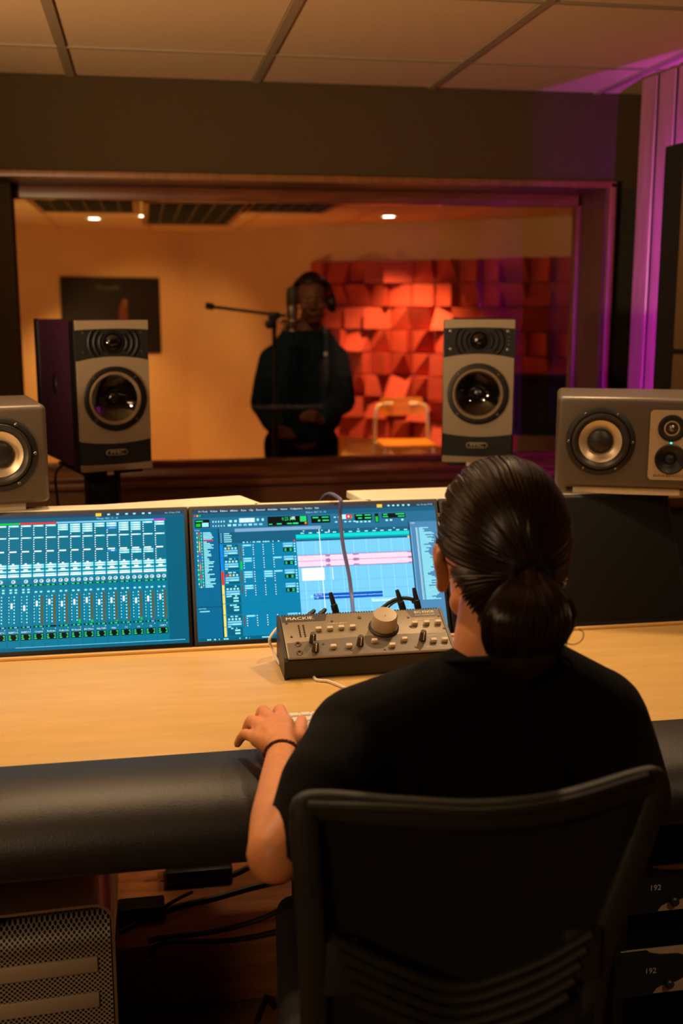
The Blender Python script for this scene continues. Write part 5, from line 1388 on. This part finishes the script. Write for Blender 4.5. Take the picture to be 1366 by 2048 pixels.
# wall panel of raised wedge blocks
RW0 = C0; nr = Vector((-dr.y, dr.x, 0))
def onwall(px, py, off=0.0):      # point of the booth's rear wall, off metres in front of it
    r = ray(px, py); O = Vector((0, 0, CAMZ)); n = Vector((dr.y, -dr.x, 0)); 
    t = ((C0-O).dot(n)+off)/r.dot(n); return O+r*t
angw = math.atan2(dr.y, dr.x)
p00 = onwall(625, 525); p01 = onwall(625, 868); p10 = onwall(1168, 516)
def along(p): return (Vector((p.x, p.y, 0))-C0).dot(dr)
s0, s1 = along(p00), along(p10); ncol = 12; cw = (s1-s0)/ncol; zt_, zb_ = p00.z, p01.z; nrow = 8; rh_ = (zt_-zb_)/nrow
rd = random.Random(4)
pos = {(0, 0): 'top left', (1, 0): 'top middle', (2, 0): 'top right', (0, 1): 'bottom left', (1, 1): 'bottom middle', (2, 1): 'bottom right'}
where = {(0, 0): 'top left one beside the singer\'s head', (1, 0): 'top middle one', (2, 0): 'top right one in the shade', (0, 1): 'bottom left one beside the singer\'s arm', (1, 1): 'bottom middle one behind the chair', (2, 1): 'bottom right one behind the black amplifier'}
for pc in range(3):
    for pr_ in range(2):
        org = C0+dr*(s0+cw*4*pc); zz = zt_-rh_*4*pr_
        t = thing('acoustic_panel', 'red panel of wedge blocks on the booth wall, '+where[(pc, pr_)], 'acoustic panel', (org.x, org.y, zz), angw, 'red wedge block panels')
        bm = B(); box(bm, (cw*2, -.012, -rh_*2), (cw*4-.002, .024, rh_*4-.002)); obj('backing', bm, M_redd, t, smooth=0)
        for i in range(4):
            for j in range(4):
                gi, gj = pc*4+i, pr_*4+j
                x0, x1 = cw*i+.004, cw*(i+1)-.004; z1, z0 = -rh_*j-.004, -rh_*(j+1)+.004
                kind = rd.choice(['up', 'up', 'down', 'left', 'right', 'corner', 'corner', 'flat'])
                d0, d1 = .010, rd.choice([.08, .10, .12])
                dep = {'up': (d1, d1, d0, d0), 'down': (d0, d0, d1, d1), 'left': (d0, d1, d1, d0), 'right': (d1, d0, d0, d1), 'flat': (d1*.3,)*4, 'corner': (d0, d0, d1, d0)}[kind]
                # depths at lower-left, lower-right, upper-right, upper-left
                cn = [(x0, z0), (x1, z0), (x1, z1), (x0, z1)]
                bm = B(); bk_ = [bm.verts.new((x, -.02, z)) for x, z in cn]; fr2 = [bm.verts.new((x, -.02-d, z)) for (x, z), d in zip(cn, dep)]
                bm.faces.new(bk_)
                if kind == 'corner': bm.faces.new([fr2[0], fr2[1], fr2[2]]); bm.faces.new([fr2[0], fr2[2], fr2[3]])
                else: bm.faces.new(fr2)
                for k in range(4): bm.faces.new([bk_[k], bk_[(k+1) % 4], fr2[(k+1) % 4], fr2[k]])
                obj('wedge_block', bm, M_red, t, smooth=0)
# poster on the left wall
def onleft(px, py, off=0.0):
    r = ray(px, py); O = Vector((0, 0, CAMZ)); n = Vector((-dl.y, dl.x, 0)); 
    if n.y > 0: n = -n
    t = ((C0-O).dot(n)+off)/r.dot(n); return O+r*t
pa, pb_, pc_ = onleft(120, 562, .012), onleft(318, 556, .012), onleft(318, 706, .012)
po = thing('poster', 'black poster with a dim orange figure on the booth wall', 'poster', ((pa.x+pb_.x)/2, (pa.y+pb_.y)/2, (pb_.z+pc_.z)/2), math.atan2(-dl.y, -dl.x))
PWd = (Vector((pb_.x-pa.x, pb_.y-pa.y, 0))).length; PHt = pb_.z-pc_.z
bm = B(); box(bm, (0, 0, 0), (PWd, .012, PHt), bev=.002, mi=0); obj('sheet', bm, mk('poster_black', (16, 14, 12), .5), po, smooth=0)
bm = B(); M = TR(0, -.0068, 0, rx=PI/2)
def blob2(cx, cz, rx_, rz_, mi): 
    vs = [bm.verts.new((cx+rx_*math.cos(2*PI*k/24)*(1+.12*math.sin(3*k)), -.0068-.0004*mi, cz+rz_*math.sin(2*PI*k/24)*(1+.1*math.cos(2*k)))) for k in range(24)]; bm.faces.new(vs).material_index = mi
blob2(PWd*.11, -PHt*.02, PWd*.045, PHt*.22, 0); blob2(PWd*.13, PHt*.17, PWd*.03, PHt*.06, 1); blob2(PWd*.06, -PHt*.16, PWd*.06, PHt*.09, 0)
obj('print', bm, [mk('poster_orange', (104, 46, 16), .6), mk('poster_tan', (120, 74, 36), .6)], po, smooth=0)
bm = B(); text(bm, 'Vincedel', PHt*.10, TR(-PWd*.04, -.0072, PHt*.37, rx=PI/2), 0, width=PWd*.24); obj('lettering', bm, mk('poster_letter', (92, 88, 66), .6), po, smooth=0)
# school chair
ch = thing('school_chair', 'orange wooden chair with pale metal legs in the booth', 'chair', (atY(812, 880, 6.25).x, 6.25, 0), math.radians(-4)); ch.scale = (.86, .86, 1)
M_or = mk('orange_plywood', (232, 140, 30), .4, var=(6, .12, (1, 8, 8))); M_tube = mk('cream_metal', (222, 206, 172), .35, .3)
zs = atY(812, 886, 6.25).z; zbk = atY(815, 806, 6.4).z
bm = B(); box(bm, (0, 0, zs), (.36, .34, .016), bev=.007); obj('seat', bm, M_or, ch)
bm = B(); n = 12
for k in range(n):
    pass
pts = [(-.15+.30*k/n, .205+.02*(1-(2*k/n-1)**2)) for k in range(n+1)]
lo = [bm.verts.new((x, y, zbk-.075)) for x, y in pts]+[bm.verts.new((x, y-.012, zbk-.075)) for x, y in pts[::-1]]; hi = [bm.verts.new((v.co.x*.97, v.co.y+.012, zbk+.03)) for v in lo]
bm.faces.new(lo); bm.faces.new(hi); m = len(lo)
for k in range(m): bm.faces.new([lo[k], lo[(k+1) % m], hi[(k+1) % m], hi[k]])
obj('backrest', bm, M_or, ch, smooth=30)
for s in (-1, 1):
    bm = B(); tube(bm, spline([(s*.20, .23, .012), (s*.19, .20, zs-.05), (s*.185, .195, zbk-.10), (s*.17, .205, zbk-.03), (s*.13, .215, zbk-.01), (s*.06, .222, zbk-.01)]), .0125, 12); obj('leg', bm, M_tube, ch)
    bm = B(); tube(bm, spline([(s*.19, -.19, .012), (s*.165, -.15, zs-.06), (s*.155, -.12, zs-.022), (s*.155, .0, zs-.018), (s*.18, .19, zs-.018)]), .0115, 12); obj('leg', bm, M_tube, ch)
# black amplifier behind the right speaker
am = thing('amplifier', 'black amplifier cabinet in the dark right corner of the booth', 'amplifier', (atY(1085, 800, 5.5).x, 5.5, 0), math.radians(-20))
zt2, zb2 = atY(1085, 752, 5.5).z, atY(1085, 872, 5.5).z
bm = B(); box(bm, (0, .12, (zt2+zb2)/2), (.30, .22, zt2-zb2), bev=.01); obj('cabinet', bm, M_blackm, am)
bm = B(); box(bm, (0, .008, (zt2+zb2)/2-.02), (.26, .006, zt2-zb2-.06), bev=.002); obj('grille_cloth', bm, M_darkfab, am)
bm = B(); box(bm, (0, .12, zb2/2+.0), (.26, .2, zb2), bev=.004); obj('plinth', bm, mk('stool_wood', (150, 96, 44), .5), am)
downlight((188, 436), 'lit round ceiling downlight of the booth, leftmost', 85, (LA.x+.5, LA.y-.1, .7), 70)
downlight((290, 431), 'lit round ceiling downlight of the booth beside the middle vent', 65, (CB.x-.2, CB.y-.3, .9), 70)
dd_ = downlight((777, 432), 'lit round ceiling downlight of the booth above the red panels', 130, tuple(onwall(790, 900, .12)), 88)
downlight((470, 430), 'small dim ceiling downlight of the booth right of the middle vent', 12, (atZ(470, 430, ZB).x+.2, 6.5, 0), 100, M_dim)
spot('booth_ceiling_fill', (-.45, 5.2, .40), (-.1, 6.7, ZB), 75, BOOTHC, 85, 1.0, .08)  # added fill hidden below the sill, brightens the booth ceiling
spot('booth_spot', (.55, 4.45, ZB-.02), (.78, 5.0, 1.2), 6, BOOTHC, 70, .8, .04)  # added spot out of view, lights microphone and singer from the front
spot('booth_spot', (1.0, 4.45, ZB-.02), (ch.location.x, 6.25, .66), 80, BOOTHC, 22, .8, .04)  # added spot out of view, brightens the orange chair
